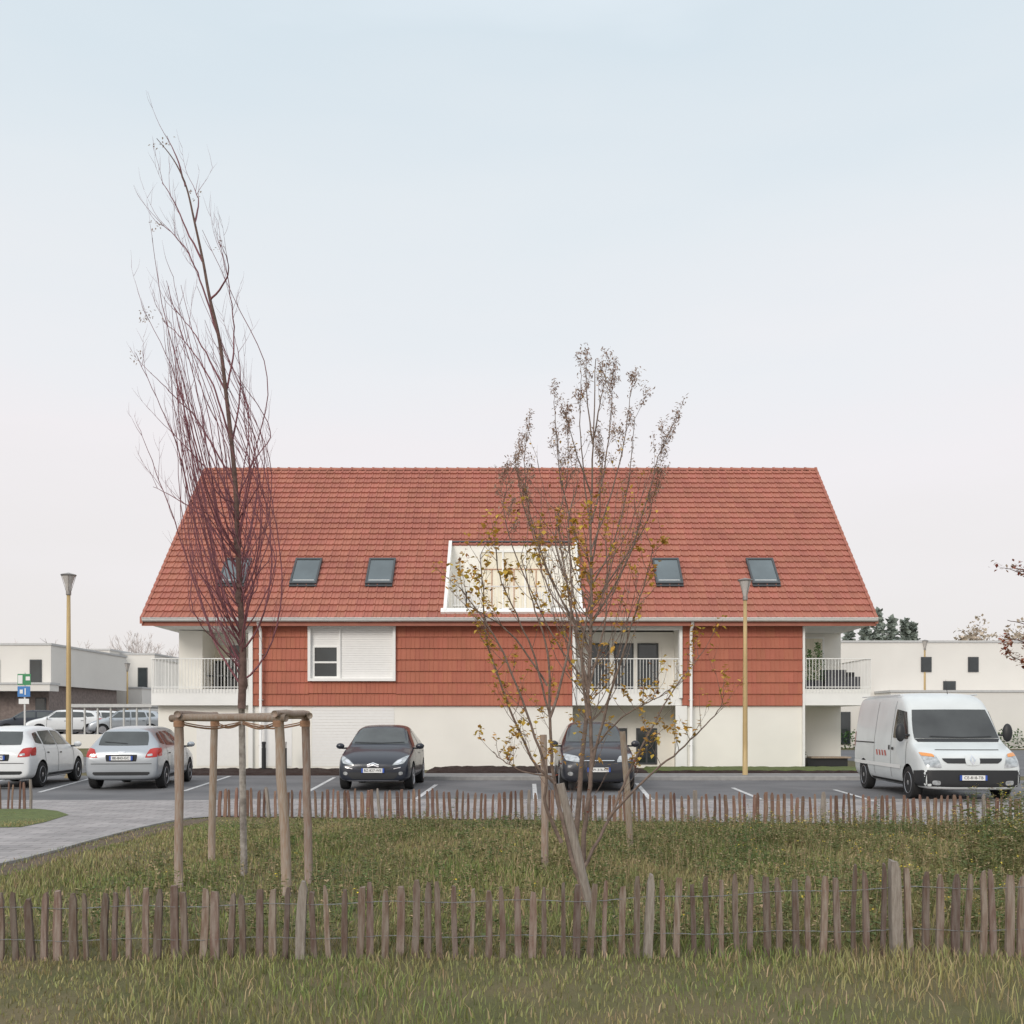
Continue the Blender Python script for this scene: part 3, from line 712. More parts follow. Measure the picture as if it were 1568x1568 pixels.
lamp(105,27.8,PZ(878,27.8)); lamp(1141,27.7,PZ(886,27.7)); lamp(1416,60,PZ(980,60)); lamp(195,70,PZ(1015,70),.8)

# ---------------- background houses
def house(name,boxes,wins,roofcap=True):
    e=empty(name); b=MB(['hrender','greyroof','glass','darkframe','brick'])
    for x0,x1,y0,y1,z0,z1,m in boxes:
        b.box(x0,x1,y0,y1,z0,z1,m)
        if m=='hrender': b.box(x0-.06,x1+.06,y0-.06,y1+.06,z1+.001,z1+.13,'greyroof')
    for x0,x1,y,z0,z1 in wins:
        b.box(x0,x1,y-.06,y-.005,z0,z1,'darkframe'); b.box(x0+.07,x1-.07,y-.075,y-.061,z0+.07,z1-.07,'glass')
    b.build('volumes',e); return e
Y=62
house('white_house',[(PX(-160,Y),PX(78,Y),Y,Y+12,3.9,PZ(988,Y),'hrender'),(PX(-160,Y),PX(70,Y),Y+.4,Y+11,.8,3.9,'brick'),(PX(-160,Y),PX(90,Y),Y-1.2,Y,3.5,3.9,'hrender')],
 [(PX(46,Y),PX(64,Y),Y,PZ(1050,Y),PZ(1010,Y)),(PX(-30,Y),PX(0,Y),Y,PZ(1050,Y),PZ(1010,Y)),(PX(50,Y),PX(66,Y),Y+.4,PZ(1092,Y),PZ(1068,Y))])
Y=76
house('white_house',[(PX(79,Y),PX(168,Y),Y,Y+10,.8,PZ(996,Y),'hrender'),(PX(168.5,Y),PX(222,Y),Y+2,Y+12,.8,PZ(1000,Y),'hrender'),(PX(168,Y),PX(225,Y),Y-1,Y+2-.01,.8,PZ(1055,Y),'hrender')],
 [(PX(83,Y),PX(97,Y),Y,PZ(1050,Y),PZ(1018,Y)),(PX(154,Y),PX(161,Y),Y,PZ(1044,Y),PZ(1016,Y)),(PX(196,Y),PX(211,Y),Y+2,PZ(1053,Y),PZ(1020,Y)),(PX(100,Y),PX(150,Y),Y,PZ(1096,Y),PZ(1072,Y))])
Y=60
house('white_house',[(PX(1262,Y),PX(1750,Y),Y,Y+12,0,PZ(984,Y),'hrender'),(PX(1340,Y),PX(1750,Y),Y-2.5,Y-.01,0,PZ(1062,Y),'hrender')],
 [(PX(1410,Y),PX(1426,Y),Y,PZ(1029,Y),PZ(1006,Y)),(PX(1482,Y),PX(1498,Y),Y,PZ(1029,Y),PZ(1006,Y)),(PX(1444,Y),PX(1463,Y),Y,PZ(1057,Y),PZ(1043,Y)),(PX(1600,Y),PX(1630,Y),Y,PZ(1029,Y),PZ(1000,Y)),(PX(1286,Y),PX(1302,Y),Y,PZ(1140,Y),PZ(1090,Y))])
b=MB(['greyroof','glass']); Y=50
b.box(PX(104,Y),PX(232,Y),Y,Y+5,PZ(1083,Y),PZ(1078,Y),'greyroof')
for px in range(108,232,20): b.box(PX(px,Y)-.04,PX(px,Y)+.04,Y+.1,Y+.18,.7,PZ(1083,Y),'greyroof')
b.build('car_shelter')
e=empty('parking_sign',(PX(38,33),33,0)); b=MB(['zinc','signblue','green','plate'])
b.tube([(0,0,0),(0,0,PZ(1030,33))],.03,10,'zinc'); b.box(-.22,.22,-.05,-.03,PZ(1049,33),PZ(1032,33),'green'); b.box(-.2,-.05,-.06,-.051,PZ(1047,33),PZ(1034,33),'plate'); b.box(.06,.2,-.06,-.051,PZ(1042,33),PZ(1036,33),'plate')
b.box(-.22,.2,-.05,-.03,PZ(1067,33),PZ(1051,33),'signblue'); b.box(.02,.06,-.06,-.051,PZ(1064,33),PZ(1054,33),'plate'); b.box(-.14,-.04,-.06,-.051,PZ(1062,33),PZ(1056,33),'plate')
b.box(-.18,.16,-.05,-.03,PZ(1078,33),PZ(1070,33),'plate')
b.build('sign_panels',e)
def crown(bb,c,rx,rz,n,m,ls,shape='round'):
    for i in range(n):
        if shape=='cone':
            t=R(0,1)**1.3; a=R(0,6.28); rr=rx*(1-t)*(.55+.45*math.sin(t*40+a*2))*R(.5,1)+.1; p=Vector((c[0]+math.cos(a)*rr,c[1]+math.sin(a)*rr,c[2]+rz*2*t))
        else:
            d=Vector((random.gauss(0,1),random.gauss(0,1),random.gauss(0,1))).normalized()*(R(0,1)**.4)
            k=1+.3*math.sin(d.x*5+c[0])*math.sin(d.z*6)
            p=Vector((c[0]+d.x*rx*k,c[1]+d.y*rx*k,c[2]+rz+d.z*rz*k))
        d=Vector((R(-1,1),R(-1,1),R(-.5,1))).normalized(); e=d.cross(Vector((R(-1,1),R(-1,1),R(-1,1)))).normalized(); l=ls*R(.5,1.5)
        bb.add([p,p+d*l*.5+e*l*.35,p+d*l,p+d*l*.5-e*l*.35],[(0,1,2,3)],m)
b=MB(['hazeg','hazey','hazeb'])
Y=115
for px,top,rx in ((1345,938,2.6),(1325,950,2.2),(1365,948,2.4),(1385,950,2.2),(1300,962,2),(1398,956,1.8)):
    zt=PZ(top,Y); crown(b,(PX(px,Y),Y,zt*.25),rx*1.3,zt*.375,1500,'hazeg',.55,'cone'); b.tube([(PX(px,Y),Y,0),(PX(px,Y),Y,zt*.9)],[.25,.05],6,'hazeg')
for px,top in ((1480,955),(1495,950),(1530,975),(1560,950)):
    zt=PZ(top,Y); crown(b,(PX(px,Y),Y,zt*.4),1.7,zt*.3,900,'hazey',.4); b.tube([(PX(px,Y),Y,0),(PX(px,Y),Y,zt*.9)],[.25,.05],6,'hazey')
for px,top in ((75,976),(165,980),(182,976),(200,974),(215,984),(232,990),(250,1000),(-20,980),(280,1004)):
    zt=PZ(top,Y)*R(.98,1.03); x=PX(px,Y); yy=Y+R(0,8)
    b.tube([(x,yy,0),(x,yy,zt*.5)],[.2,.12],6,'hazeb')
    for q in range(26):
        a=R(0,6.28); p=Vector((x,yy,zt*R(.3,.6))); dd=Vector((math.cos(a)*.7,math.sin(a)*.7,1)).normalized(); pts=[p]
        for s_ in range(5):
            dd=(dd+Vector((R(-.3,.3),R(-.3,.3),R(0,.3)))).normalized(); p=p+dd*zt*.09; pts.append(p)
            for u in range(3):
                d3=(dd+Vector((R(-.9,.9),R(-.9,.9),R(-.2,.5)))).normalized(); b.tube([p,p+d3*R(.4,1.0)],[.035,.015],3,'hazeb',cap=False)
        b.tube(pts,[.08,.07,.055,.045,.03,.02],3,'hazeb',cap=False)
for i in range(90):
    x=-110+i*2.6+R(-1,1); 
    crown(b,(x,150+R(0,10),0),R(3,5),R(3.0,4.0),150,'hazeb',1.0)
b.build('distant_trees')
b=MB(['leafg','hazey'])
for i in range(3500):
    p=Vector((R(13.8,40),R(56,57.2),R(0,1.1))); l=.16
    d=Vector((R(-1,1),R(-1,1),R(-.5,1))).normalized(); e=d.cross(Vector((0,.3,1))).normalized(); b.add([p,p+d*l*.5+e*l*.4,p+d*l,p+d*l*.5-e*l*.4],[(0,1,2,3)],'leafg')
b.build('hedge')

# ---------------- fences
def fence(name,path,sp,h,w=.034,leanr=.05,pm='pale'):
    e=empty(name); b=MB([pm,'wire','stake'])
    pts=[]; 
    for i in range(len(path)-1):
        p=Vector(path[i][:2]);q=Vector(path[i+1][:2]);n=max(1,int((q-p).length/sp))
        for k in range(n):
            t=k/n; pts.append(((p.lerp(q,t)),path[i][2]*(1-t)+path[i+1][2]*t,(q-p).normalized()))
    nb=9
    for k,(p,hh,d) in enumerate(pts):
        ww=w*R(.7,1.35)/2; th=.010*R(.8,1.6); H_=hh*R(.92,1.06)+.015*math.sin(k*.37) ; z0=-.04
        big=(k==nb)
        if big: H_=hh*R(1.05,1.12); ww*=1.25; th*=2.2; nb+=random.randint(14,27)
        lx_=R(-leanr,leanr)*(2.2 if R(0,1)<.07 else 1); ly=R(-.03,.03); j=R(-.016,.016)
        n=Vector((-d.y,d.x)); rings=[(0,1.0),(.5,R(.85,1.1)),(.9,R(.8,1.0)),(1.0,R(.3,.8))]
        vs=[];kx=R(-.008,.008)
        for t,s_ in rings:
            c=p+d*(j+lx_*H_*t+kx*math.sin(t*3.1))+n*(ly*H_*t); z=z0+(H_-z0)*t
            sk=R(-.004,.004)
            for a,c2 in ((-1,-1),(1,-1),(1,1),(-1,1)):
                q=c+d*(a*ww*s_+sk)+n*(c2*th); vs.append((q.x,q.y,z+(a*R(-.008,.008) if t==1.0 else 0)))
        fs=[]
        for r in range(3):
            for m_ in range(4): fs.append((r*4+m_,r*4+(m_+1)%4,(r+1)*4+(m_+1)%4,(r+1)*4+m_))
        fs+=[(12,13,14,15)]
        b.add(vs,fs,'stake' if big else pm)
    for fr in (.3,.78):
        for sg in (-1,1):
            wp=[]
            for k,(p,hh,d) in enumerate(pts):
                n=Vector((-d.y,d.x)); q=p+n*(sg*.016*(1 if k%2 else -1)); wp.append((q.x,q.y,hh*fr+.008*math.sin(k*.7)))
            b.tube(wp,.0018,4,'wire',cap=False)
    b.build('palings_and_wire',e)
fence('paling_fence',[(-5.0,16.5,.47),(0,15.9,.47),(4,15.4,.46),(7.5,14.95,.46),(12,14.4,.46)],.098,.46,w=.046,pm='pale2')
fence('paling_fence',[(-12.5,17.9,.5),(PX(57,17.9),17.9,.5)],.11,.5,pm='pale2')
fence('paling_fence',[(-4.5,6.55,.44),(-2.4,6.6,.46),(-.6,6.65,.49),(.5,6.65,.50),(1.6,6.7,.55),(2.6,6.7,.60),(4.6,6.7,.60)],.094,.5,w=.042)

# ---------------- grass & weeds
def inpoly(x,y,poly):
    c=np.zeros(x.shape,bool); n=len(poly); j=n-1
    for i in range(n):
        xi,yi=poly[i];xj,yj=poly[j]
        m=((yi>y)!=(yj>y))&(x<(xj-xi)*(y-yi)/(yj-yi+1e-12)+xi); c^=m; j=i
    return c
def nz2(x,y,s,seed):
    rs=np.random.RandomState(seed); v=np.zeros_like(x)
    for k in range(6):
        a=rs.uniform(0,6.28); f=s*rs.uniform(.5,2.2); v+=np.sin((x*np.cos(a)+y*np.sin(a))*f+rs.uniform(0,6.28))
    return v/6
def blades(name,n,region,hfun,mats,wd=.004,seed=1,lean=.7):
    rs=np.random.RandomState(seed)
    y=np.sqrt(rs.uniform(region[0]**2,region[1]**2,n)); x=rs.uniform(-1,1,n)*(.64*y+.5)
    keep=(y<YFL+(YFR-YFL)*(x+5)/12.5-.03)&~inpoly(x,y,pl)
    keep|=inpoly(x,y,patch)
    soil=inpoly(x,y,so)&(rs.uniform(0,1,n)<.8); keep&=~soil
    dens=nz2(x,y,1.4,5); keep&=(rs.uniform(0,1,n)<(.8+.6*dens))
    x=x[keep];y=y[keep];n=len(x)
    h=hfun(x,y)*rs.uniform(.5,1.35,n)
    a=rs.uniform(0,6.28,n); la=rs.uniform(0,6.28,n); ll=rs.uniform(.1,lean,n)*h
    w=wd*rs.uniform(.6,1.5,n)*(y/9)**.5
    dx=np.cos(a)*w;dy=np.sin(a)*w
    V=np.zeros((n,5,3))
    V[:,0]=np.stack([x-dx,y-dy,np.full(n,-.005)],1);V[:,1]=np.stack([x+dx,y+dy,np.full(n,-.005)],1)
    mx_=x+np.cos(la)*ll*.35;my=y+np.sin(la)*ll*.35
    V[:,2]=np.stack([mx_+dx*.8,my+dy*.8,h*.6],1);V[:,3]=np.stack([mx_-dx*.8,my-dy*.8,h*.6],1)
    V[:,4]=np.stack([x+np.cos(la)*ll,y+np.sin(la)*ll,h],1)
    me=bpy.data.meshes.new(name); me.vertices.add(n*5); me.vertices.foreach_set('co',V.reshape(-1))
    base=(np.arange(n)*5)[:,None]
    loops=np.concatenate([base+np.array([0,1,2,3]),base+np.array([3,2,4])],1).reshape(-1)
    me.loops.add(len(loops)); me.loops.foreach_set('vertex_index',loops.astype(np.int32))
    me.polygons.add(2*n); ls=np.stack([np.arange(n)*7,np.arange(n)*7+4],1).reshape(-1); me.polygons.foreach_set('loop_start',ls.astype(np.int32))
    for m_ in mats: me.materials.append(M[m_])
    mi=(rs.uniform(0,1,n)<(.13+.16*np.clip(nz2(x,y,.9,11)+.2,0,1))).astype(np.int32) if len(mats)>1 else np.zeros(n,np.int32)
    me.polygons.foreach_set('material_index',np.repeat(mi,2).astype(np.int32))
    me.update(calc_edges=True); me.validate()
    o=bpy.data.objects.new(name,me); link(o); return o
def hf(x,y):
    r=np.clip((x+3.5)/4,0,1)
    fr=np.clip((YFL+(YFR-YFL)*(x+5)/12.5-y)/2.5,.3,1)
    near=np.where(y<7,.75,1.0)
    return (.045+.07*np.clip(nz2(x,y,2.6,3)+.3,0,1.2))*(.75+.6*r)*fr*near
blades('meadow_grass',240000,(4.8,17.2),hf,['blade','straw'])
b=MB(['weed','straw','flower'])
def leafq(bb,p,d,l,w,m,droop=.3):
    d=d.normalized(); s=d.cross(Vector((0,0,1))); 
    if s.length<.01: s=Vector((1,0,0))
    s=s.normalized()*w
    mid=p+d*l*.5; tip=p+d*l-Vector((0,0,l*droop)); bb.add([p,mid+s,tip,mid-s],[(0,1,2,3)],m)
cnt=0
while cnt<4600:
    y=math.sqrt(R(6.8**2,16**2)); x=R(-4.2,.62*y+.5)
    fd=fenceY(x)-y
    if fd<.15: continue
    if inpoly(np.array([x]),np.array([y]),pl)[0]: continue
    dd=.25+.9*max(0,min(1,(x+4)/7))
    cl=math.sin(x*1.9+1)*math.sin(y*1.3+x)*.5+math.sin(x*4.3+y*3)*.3
    if R(0,1)>dd*(.55+.7*cl)+.08: continue
    cnt+=1
    h=R(.07,.22)*(1+.7*max(0,cl))*(1.0+.4*max(0,min(1,(x-.5)/3)))*min(1,.4+fd/2.5)
    if R(0,1)<.06: h*=1.7
    lean=Vector((R(-.25,.25),R(-.25,.25),1)); p0=Vector((x,y,0)); top=p0+lean*h
    b.tube([p0,p0+lean*h*.5+Vector((R(-.01,.01),R(-.01,.01),0)),top],[.003,.002,.001],3,'weed' if R(0,1)<.6 else 'straw',cap=False)
    for k in range(int(6+h*28)):
        t=R(.1,1); a=R(0,6.28); l=R(.03,.075)*(1.2-t*.5); leafq(b,p0+lean*h*t,Vector((math.cos(a),math.sin(a),R(.1,.9))),l,l*R(.16,.3),'weed' if R(0,1)<.85 else 'straw')
    if R(0,1)<.03+.12*(x>2.5):
        for k in range(3): leafq(b,top+Vector((R(-.02,.02),R(-.02,.02),R(-.03,.01))),Vector((R(-1,1),R(-1,1),.6)),.018,.009,'flower')
# dry seed-head stalks
for i in range(900):
    y=math.sqrt(R(6.9**2,15**2)); x=R(-3.5,.62*y+.5)
    if fenceY(x)-y<.4 or inpoly(np.array([x]),np.array([y]),pl)[0]: continue
    h=R(.18,.42)*(.7+.3*(x>0)); lean=Vector((R(-.3,.3),R(-.3,.3),1)); p0=Vector((x,y,0))
    b.tube([p0,p0+lean*h*.6,p0+lean*h+Vector((R(-.03,.03),0,-.01))],[.0016,.0013,.001],3,'straw',cap=False)
    for k in range(5): leafq(b,p0+lean*h*R(.82,1),Vector((R(-1,1),R(-1,1),1.5)),.03,.004,'straw')
b.build('weeds')
b=MB(['weed','straw','flower'])
for i in range(110):
    y=R(9.5,14.5); x=PX(R(1475,1640),y); h=R(.3,.75)
    lean=Vector((R(-.2,.2),R(-.2,.2),1)); p0=Vector((x,y,0))
    b.tube([p0,p0+lean*h],[.004,.0015],3,'weed',cap=False)
    for k in range(34):
        t=R(.05,1); a=R(0,6.28); l=R(.04,.09); leafq(b,p0+lean*h*t,Vector((math.cos(a),math.sin(a),R(0,.8))),l,l*.22,'weed' if R(0,1)<.8 else 'straw')
    if R(0,1)<.5:
        for k in range(5): leafq(b,p0+lean*h+Vector((R(-.04,.04),R(-.04,.04),R(-.06,.01))),Vector((R(-1,1),R(-1,1),.6)),.02,.01,'flower')
b.build('mustard_weeds')

# ---------------- trees
def smooth_path(pts,n=5):
    out=[];P=[pts[0]]+pts+[pts[-1]]
    for i in range(1,len(P)-2):
        p0,p1,p2,p3=P[i-1],P[i],P[i+1],P[i+2]
        for k in range(n):
            t=k/n; out.append(.5*((2*p1)+(p2-p0)*t+(2*p0-5*p1+4*p2-p3)*t*t+(3*p1-p0-3*p2+p3)*t**3))
    out.append(pts[-1]); return out
def branch(b,pts,r0,r1,m,n=5,jit=.006):
    sp=smooth_path(pts); k=len(sp)
    sp=[sp[0]]+[p+Vector((R(-jit,jit),R(-jit,jit),R(-jit,jit))) for p in sp[1:]]
    b.tube(sp,[r0+(r1-r0)*(i/(k-1))**.8 for i in range(k)],n,m); return sp
def twig(b,p,d,L,r,m,depth=0,up=.35,tips=None):
    pts=[p]; cur=Vector(p); dd=d.normalized(); seg=6
    for i in range(seg):
        dd=(dd+Vector((R(-.12,.12),R(-.12,.12),R(-.05,.12)+up*.2))).normalized(); cur=cur+dd*L/seg; pts.append(cur.copy())
        if depth>0 and i>0 and R(0,1)<.6: twig(b,cur,(dd+Vector((R(-.8,.8),R(-.6,.6),R(0,.3)))),L*R(.3,.55),r*.55,m,depth-1,up,tips)
    b.tube(pts,[r*(1-.8*i/seg) for i in range(seg+1)],3,m,cap=False)
    if tips is not None: tips.extend(pts[2:])
T=empty('bare_tree',(PX(373,10.2),10.2,0))
def tb(b,name,parent,smooth=True):
    o=b.build(name,None,smooth=smooth); o.parent=parent; o.matrix_parent_inverse=Matrix.Translation(-parent.location); return o
YT=10.2
trunk=[(374,1352),(372,1230),(370,1085),(372,1000),(367,900),(364,830),(361,750),(355,680),(346,600),(336,520),(321,455),(311,400),(298,340),(285,285),(266,245),(240,212)]
tp=[PW(x,y,YT) for x,y in trunk]
b=MB(['limed','bark','barkp'])
lo=smooth_path(tp[:3]); b.tube(lo,[.036-.004*i/(len(lo)-1) for i in range(len(lo))],10,'limed')
rest=smooth_path(tp[2:5]); b.tube(rest,[.044-.014*i/(len(rest)-1)+R(-.002,.002) for i in range(len(rest))],8,'bark')
rest=smooth_path(tp[4:]); k=len(rest)
b.tube(rest,[.027*(1-i/(k-1))**.9+.003 for i in range(k)],7,'bark')
for c,r in ((PW(364,830,YT),.05),(PW(372,1045,YT),.06),(PW(366,912,YT),.05)):
    b.tube([c-Vector((0,0,r*1.6)),c-Vector((0,0,r*.6)),c+Vector((0,0,r*.5)),c+Vector((0,0,r*1.6))],[.03,r*.85,r*.8,.02],8,'bark')
br=[[(366,1045),(330,985),(300,900),(268,800),(238,720),(215,660)],[(366,1010),(335,950),(310,860),(290,760),(270,680),(240,610),(207,540)],
[(365,960),(340,900),(320,820),(300,740),(285,640),(262,560),(222,480)],[(364,920),(345,850),(330,760),(316,680),(300,590),(275,500),(255,430)],
[(369,1045),(395,1020),(420,970),(432,900),(425,820),(410,740),(388,660),(372,590)],[(369,1000),(400,950),(415,880),(412,800),(395,720),(380,640),(365,570)],
[(366,920),(390,870),(399,800),(391,720),(375,650)],[(362,830),(376,760),(382,700),(372,630)],[(346,600),(356,550),(358,500),(351,440),(336,370)],
[(321,460),(345,430),(350,405),(338,375)],[(335,520),(310,440),(290,390),(262,355),(240,340)],[(310,400),(285,350),(262,300),(248,280)],
[(346,600),(315,540),(290,500),(262,470)],[(355,680),(330,600),(310,560),(280,520),(248,490)],[(298,340),(304,310),(296,285)],[(284,285),(270,240),(256,208)],
[(361,750),(330,690),(300,640),(260,600),(230,570)],[(363,800),(325,730),(290,690),(250,650)],[(365,870),(320,800),(280,770),(235,745)],[(355,680),(366,620),(367,560),(360,520)]]
for pth in br:
    dy=R(-.5,.5); n=len(pth)
    pts=[PW(x,y,YT+dy*i/(n-1)) for i,(x,y) in enumerate(pth)]
    sp=branch(b,pts,.0125,.0025,'barkp')
    for p in sp[6:]:
        if R(0,1)<.5:
            t=(sp[-1]-sp[0]).normalized(); twig(b,p,t+Vector((R(-.7,.5),R(-.5,.5),.2)),R(.2,.6),.0032,'barkp',1)
for i in range(76):
    y0=R(760,1040); sgn=-1 if R(0,1)<.62 else 1
    out=R(15,85)*(1 if sgn<0 else .65); yt=y0-R(150,420)
    x0=368 if y0>850 else 363
    drift=-(1050-yt)*.13
    pth=[(x0,y0),(x0+sgn*out*.5,y0-R(30,60)),(x0+sgn*out,y0-(y0-yt)*.45),(x0+sgn*out*.85+drift*.5,y0-(y0-yt)*.75),(x0+sgn*out*.6+drift*.9,yt)]
    dy=R(-.7,.7); pts=[PW(x,y,YT+dy*min(1,j/2)) for j,(x,y) in enumerate(pth)]
    sp=branch(b,pts,R(.006,.010),.002,'barkp',4)
    for p in sp[5:]:
        if R(0,1)<.22: twig(b,p,(sp[-1]-sp[-5]).normalized()+Vector((R(-.5,.5),R(-.5,.5),.1)),R(.15,.45),.003,'barkp',0)
tb(b,'trunk_and_shoots',T)
b=MB(['leafb'])
for i in range(110):
    px,py=random.choice([(240,212),(256,208),(222,480),(207,540),(240,340),(336,370),(225,475),(300,290),(250,490)]); p=PW(px+R(-10,10),py+R(-4,16),YT+R(-.1,.1))
    leafq(b,p,Vector((R(-1,1),R(-1,1),R(-.5,1))),.03,.008,'leafb')
tb(b,'last_leaves',T,False)
S=empty('tree_stake_frame',(PX(373,10.2),10.2,0))
b=MB(['wood','rope'])
def stake(px0,py0,px1,py1,r):
    Y=EYE*F/(py0-CY); p=PW(px0,py0,Y); q=PW(px1,py1,Y); n=6
    pts=[p.lerp(q,i/n)+Vector((R(-.006,.006),R(-.006,.006),0)) for i in range(n+1)]; pts[0].z=-.1
    b.tube(pts,[r*R(.95,1.06) for _ in pts],10,'wood'); return q
A=stake(274,1362,274,1092,.042); Bq=stake(440,1372,426,1092,.045); C=stake(324,1318,329,1095,.04); D=stake(473,1352,467,1096,.04)
def rail(p,q,r,z=0):
    p=p.copy();q=q.copy(); d=(q-p).normalized()*.09; n=6; p-=d;q+=d
    pts=[p.lerp(q,i/n)+Vector((0,0,z))+Vector((R(-.005,.005),R(-.005,.005),R(-.006,.006))) for i in range(n+1)]; b.tube(pts,[r*R(.93,1.05) for _ in pts],10,'wood')
for q in (A,Bq,C,D): q.z=1.645
rail(A,Bq,.036,-.01); rail(C,D,.034,.015); rail(A,C,.034,.03); rail(Bq,D,.034,.03)
tr=PW(371,1108,YT)
for q in (A,Bq,C,D):
    a=q.copy(); a.z=1.58; m=a.lerp(tr,.5)-Vector((0,0,.05)); pts=smooth_path([a,m,tr]); b.tube(pts,.009,6,'rope'); b.tube([p+Vector((0,0,.02)) for p in pts],.006,6,'rope')
for q in (A,Bq,C,D): b.lathe([(.05,-.03),(.052,.0),(.05,.03)],(q.x,q.y,1.58),'z',12,'rope')
tb(b,'stakes_and_rails',S)
def leaves(b,tips,n,m,size,spread,wr=.3):
    for i in range(n):
        p=random.choice(tips)+Vector((R(-spread,spread),R(-spread,spread),R(-spread,spread)))
        leafq(b,p,Vector((R(-1,1),R(-1,1),R(-.6,.9))),size*R(.6,1.3),size*wr*R(.7,1.2),m,R(0,.5))
YW=11.0
Wt=empty('willow_tree',(PX(880,YW),YW,0))
b=MB(['barky','barkp']); tips=[];low=[]
stem=[(878,1332),(888,1200),(899,1080),(905,950),(905,800),(908,680),(912,550)]
branch(b,[PW(x,y,YW) for x,y in stem],.035,.004,'barky',8)
wb=[[(905,900),(880,820),(860,740),(852,660),(848,615)],[(905,820),(895,740),(888,650),(890,575)],[(906,800),(925,720),(935,640),(938,575)],[(906,840),(935,760),(955,680),(966,600)],
[(904,900),(940,830),(962,740),(972,640)],[(903,960),(960,860),(995,750),(1008,700),(1030,650)],[(902,980),(850,900),(815,800),(803,720),(806,670)],[(902,1000),(850,900),(820,830),(798,760),(788,700)],
[(908,680),(900,620),(897,565)],[(904,930),(960,850),(990,800),(1003,750)],[(904,1000),(870,900),(850,820),(868,740),(870,680)],[(905,870),(918,800),(920,740),(925,690)],[(903,1050),(850,980),(790,850),(772,780),(780,730)],[(908,680),(918,620),(928,580)],[(906,760),(885,700),(868,640)]]
for pth in wb:
    dy=R(-.6,.6); n=len(pth); pts=[PW(x,y,YW+dy*i/(n-1)) for i,(x,y) in enumerate(pth)]
    sp=branch(b,pts,.012,.003,'barky')
    for i_,p in enumerate(sp[4:]):
        f=i_/len(sp[4:])
        if R(0,1)<.75: twig(b,p,(sp[-1]-sp[-4]).normalized()*.9+Vector((R(-.6,.6),R(-.6,.6),.1)),R(.14,.32),.0032,'barky',1,tips=tips if f>.4 else low)
    tips.extend(sp[-6:])
for i in range(44):
    y0=R(850,1120); x0=903; sg=random.choice((-1,1)); out=R(20,105); yt=y0-R(120,260)
    pts=[PW(x0,y0,YW),PW(x0+sg*out*.5,y0-50,YW+R(-.3,.3)),PW(x0+sg*out,yt,YW+R(-.7,.7))]; sp=branch(b,pts,.007,.002,'barky',4); low.extend(sp[-6:])
    for p in sp[5:]:
        if R(0,1)<.4: twig(b,p,Vector((R(-.5,.5),R(-.5,.5),1)),R(.15,.4),.003,'barky',0,tips=low)
tb(b,'trunk_and_branches',Wt)
b=MB(['leafb','leafr','leafy']); leaves(b,tips,4600,'leafb',.045,.035,.18); leaves(b,low,1300,'leafb',.042,.04,.2); leaves(b,low,500,'leafy',.042,.04,.35)
tb(b,'leaves',Wt,False)
b=MB(['wood'])
for (x0,y0,x1,y1) in ((834,1335,832,1125),(966,1300,953,1120)):
    Y=EYE*F/(y0-CY); p=PW(x0,y0,Y);q=PW(x1,y1,Y); b.tube([p-Vector((0,0,.1)),p.lerp(q,.5)+Vector((.01,0,0)),q],[.04,.04,.038],10,'wood')
st=b.build('tree_stakes')
YM=8.3
Mt=empty('maple_tree',(PX(900,YM),YM,0))
b=MB(['barky']); tips=[]
mb=[([(898,1398),(893,1300),(905,1180),(900,1060),(880,960),(862,860),(850,780)],.028),
([(896,1380),(870,1290),(848,1190),(842,1100),(838,1000),(815,920),(798,850)],.024),
([(860,1290),(835,1230),(835,1180),(806,1090),(770,1000),(735,940),(705,900)],.018),
([(850,1200),(820,1170),(790,1110),(765,1040),(745,980),(740,900),(735,850)],.014),
([(893,1330),(935,1250),(960,1190),(1000,1110),(1035,1050),(1075,1000)],.016),
([(930,1255),(990,1190),(1040,1150),(1080,1110),(1108,1078)],.012),
([(905,1180),(930,1080),(960,980),(985,900),(1000,840)],.014),([(900,1100),(890,1000),(905,900),(895,820)],.012),([(842,1100),(870,1000),(875,900),(870,800),(880,760)],.013),
([(848,1190),(800,1180),(770,1165),(755,1150)],.008),([(906,1150),(950,1100),(985,1080),(1020,1060)],.009),([(838,1050),(790,980),(755,950),(720,930)],.01),
([(842,1100),(820,1010),(790,940),(765,880),(760,840)],.010),([(900,1060),(925,960),(930,880),(925,820)],.010),([(880,960),(840,900),(825,850),(828,790)],.008)]
for pth,r in mb:
    dy=R(-.5,.5); n=len(pth); pts=[PW(x,y,YM+dy*i/(n-1)) for i,(x,y) in enumerate(pth)]
    sp=branch(b,pts,r,.0035,'barky',7)
    for p in sp[6:]:
        if R(0,1)<.75: twig(b,p,(sp[-1]-sp[-4]).normalized()*.6+Vector((R(-.9,.9),R(-.7,.7),.15)),R(.15,.42),.0035,'barky',1,tips=tips)
tb(b,'trunk_and_branches',Mt)
b=MB(['leafy','leafr']); leaves(b,[t for t in tips if 1.2<t.z<3.5],2000,'leafy',.042,.02,.5); leaves(b,tips,200,'leafr',.035,.02,.5)
tb(b,'leaves',Mt,False)
b=MB(['stake']); Y=7.9; b.tube([PW(912,1420,Y),PW(885,1310,Y),PW(858,1200,Y)],[.035,.036,.034],10,'stake'); b.build('leaning_stake')
Yr=9.5
Rt=empty('russet_tree',(PX(1680,Yr),Yr,0)); b=MB(['bark']); tips=[]
branch(b,[PW(x,y,Yr) for x,y in ((1690,1358),(1680,1150),(1675,950),(1665,700))],.06,.02,'bark',9)
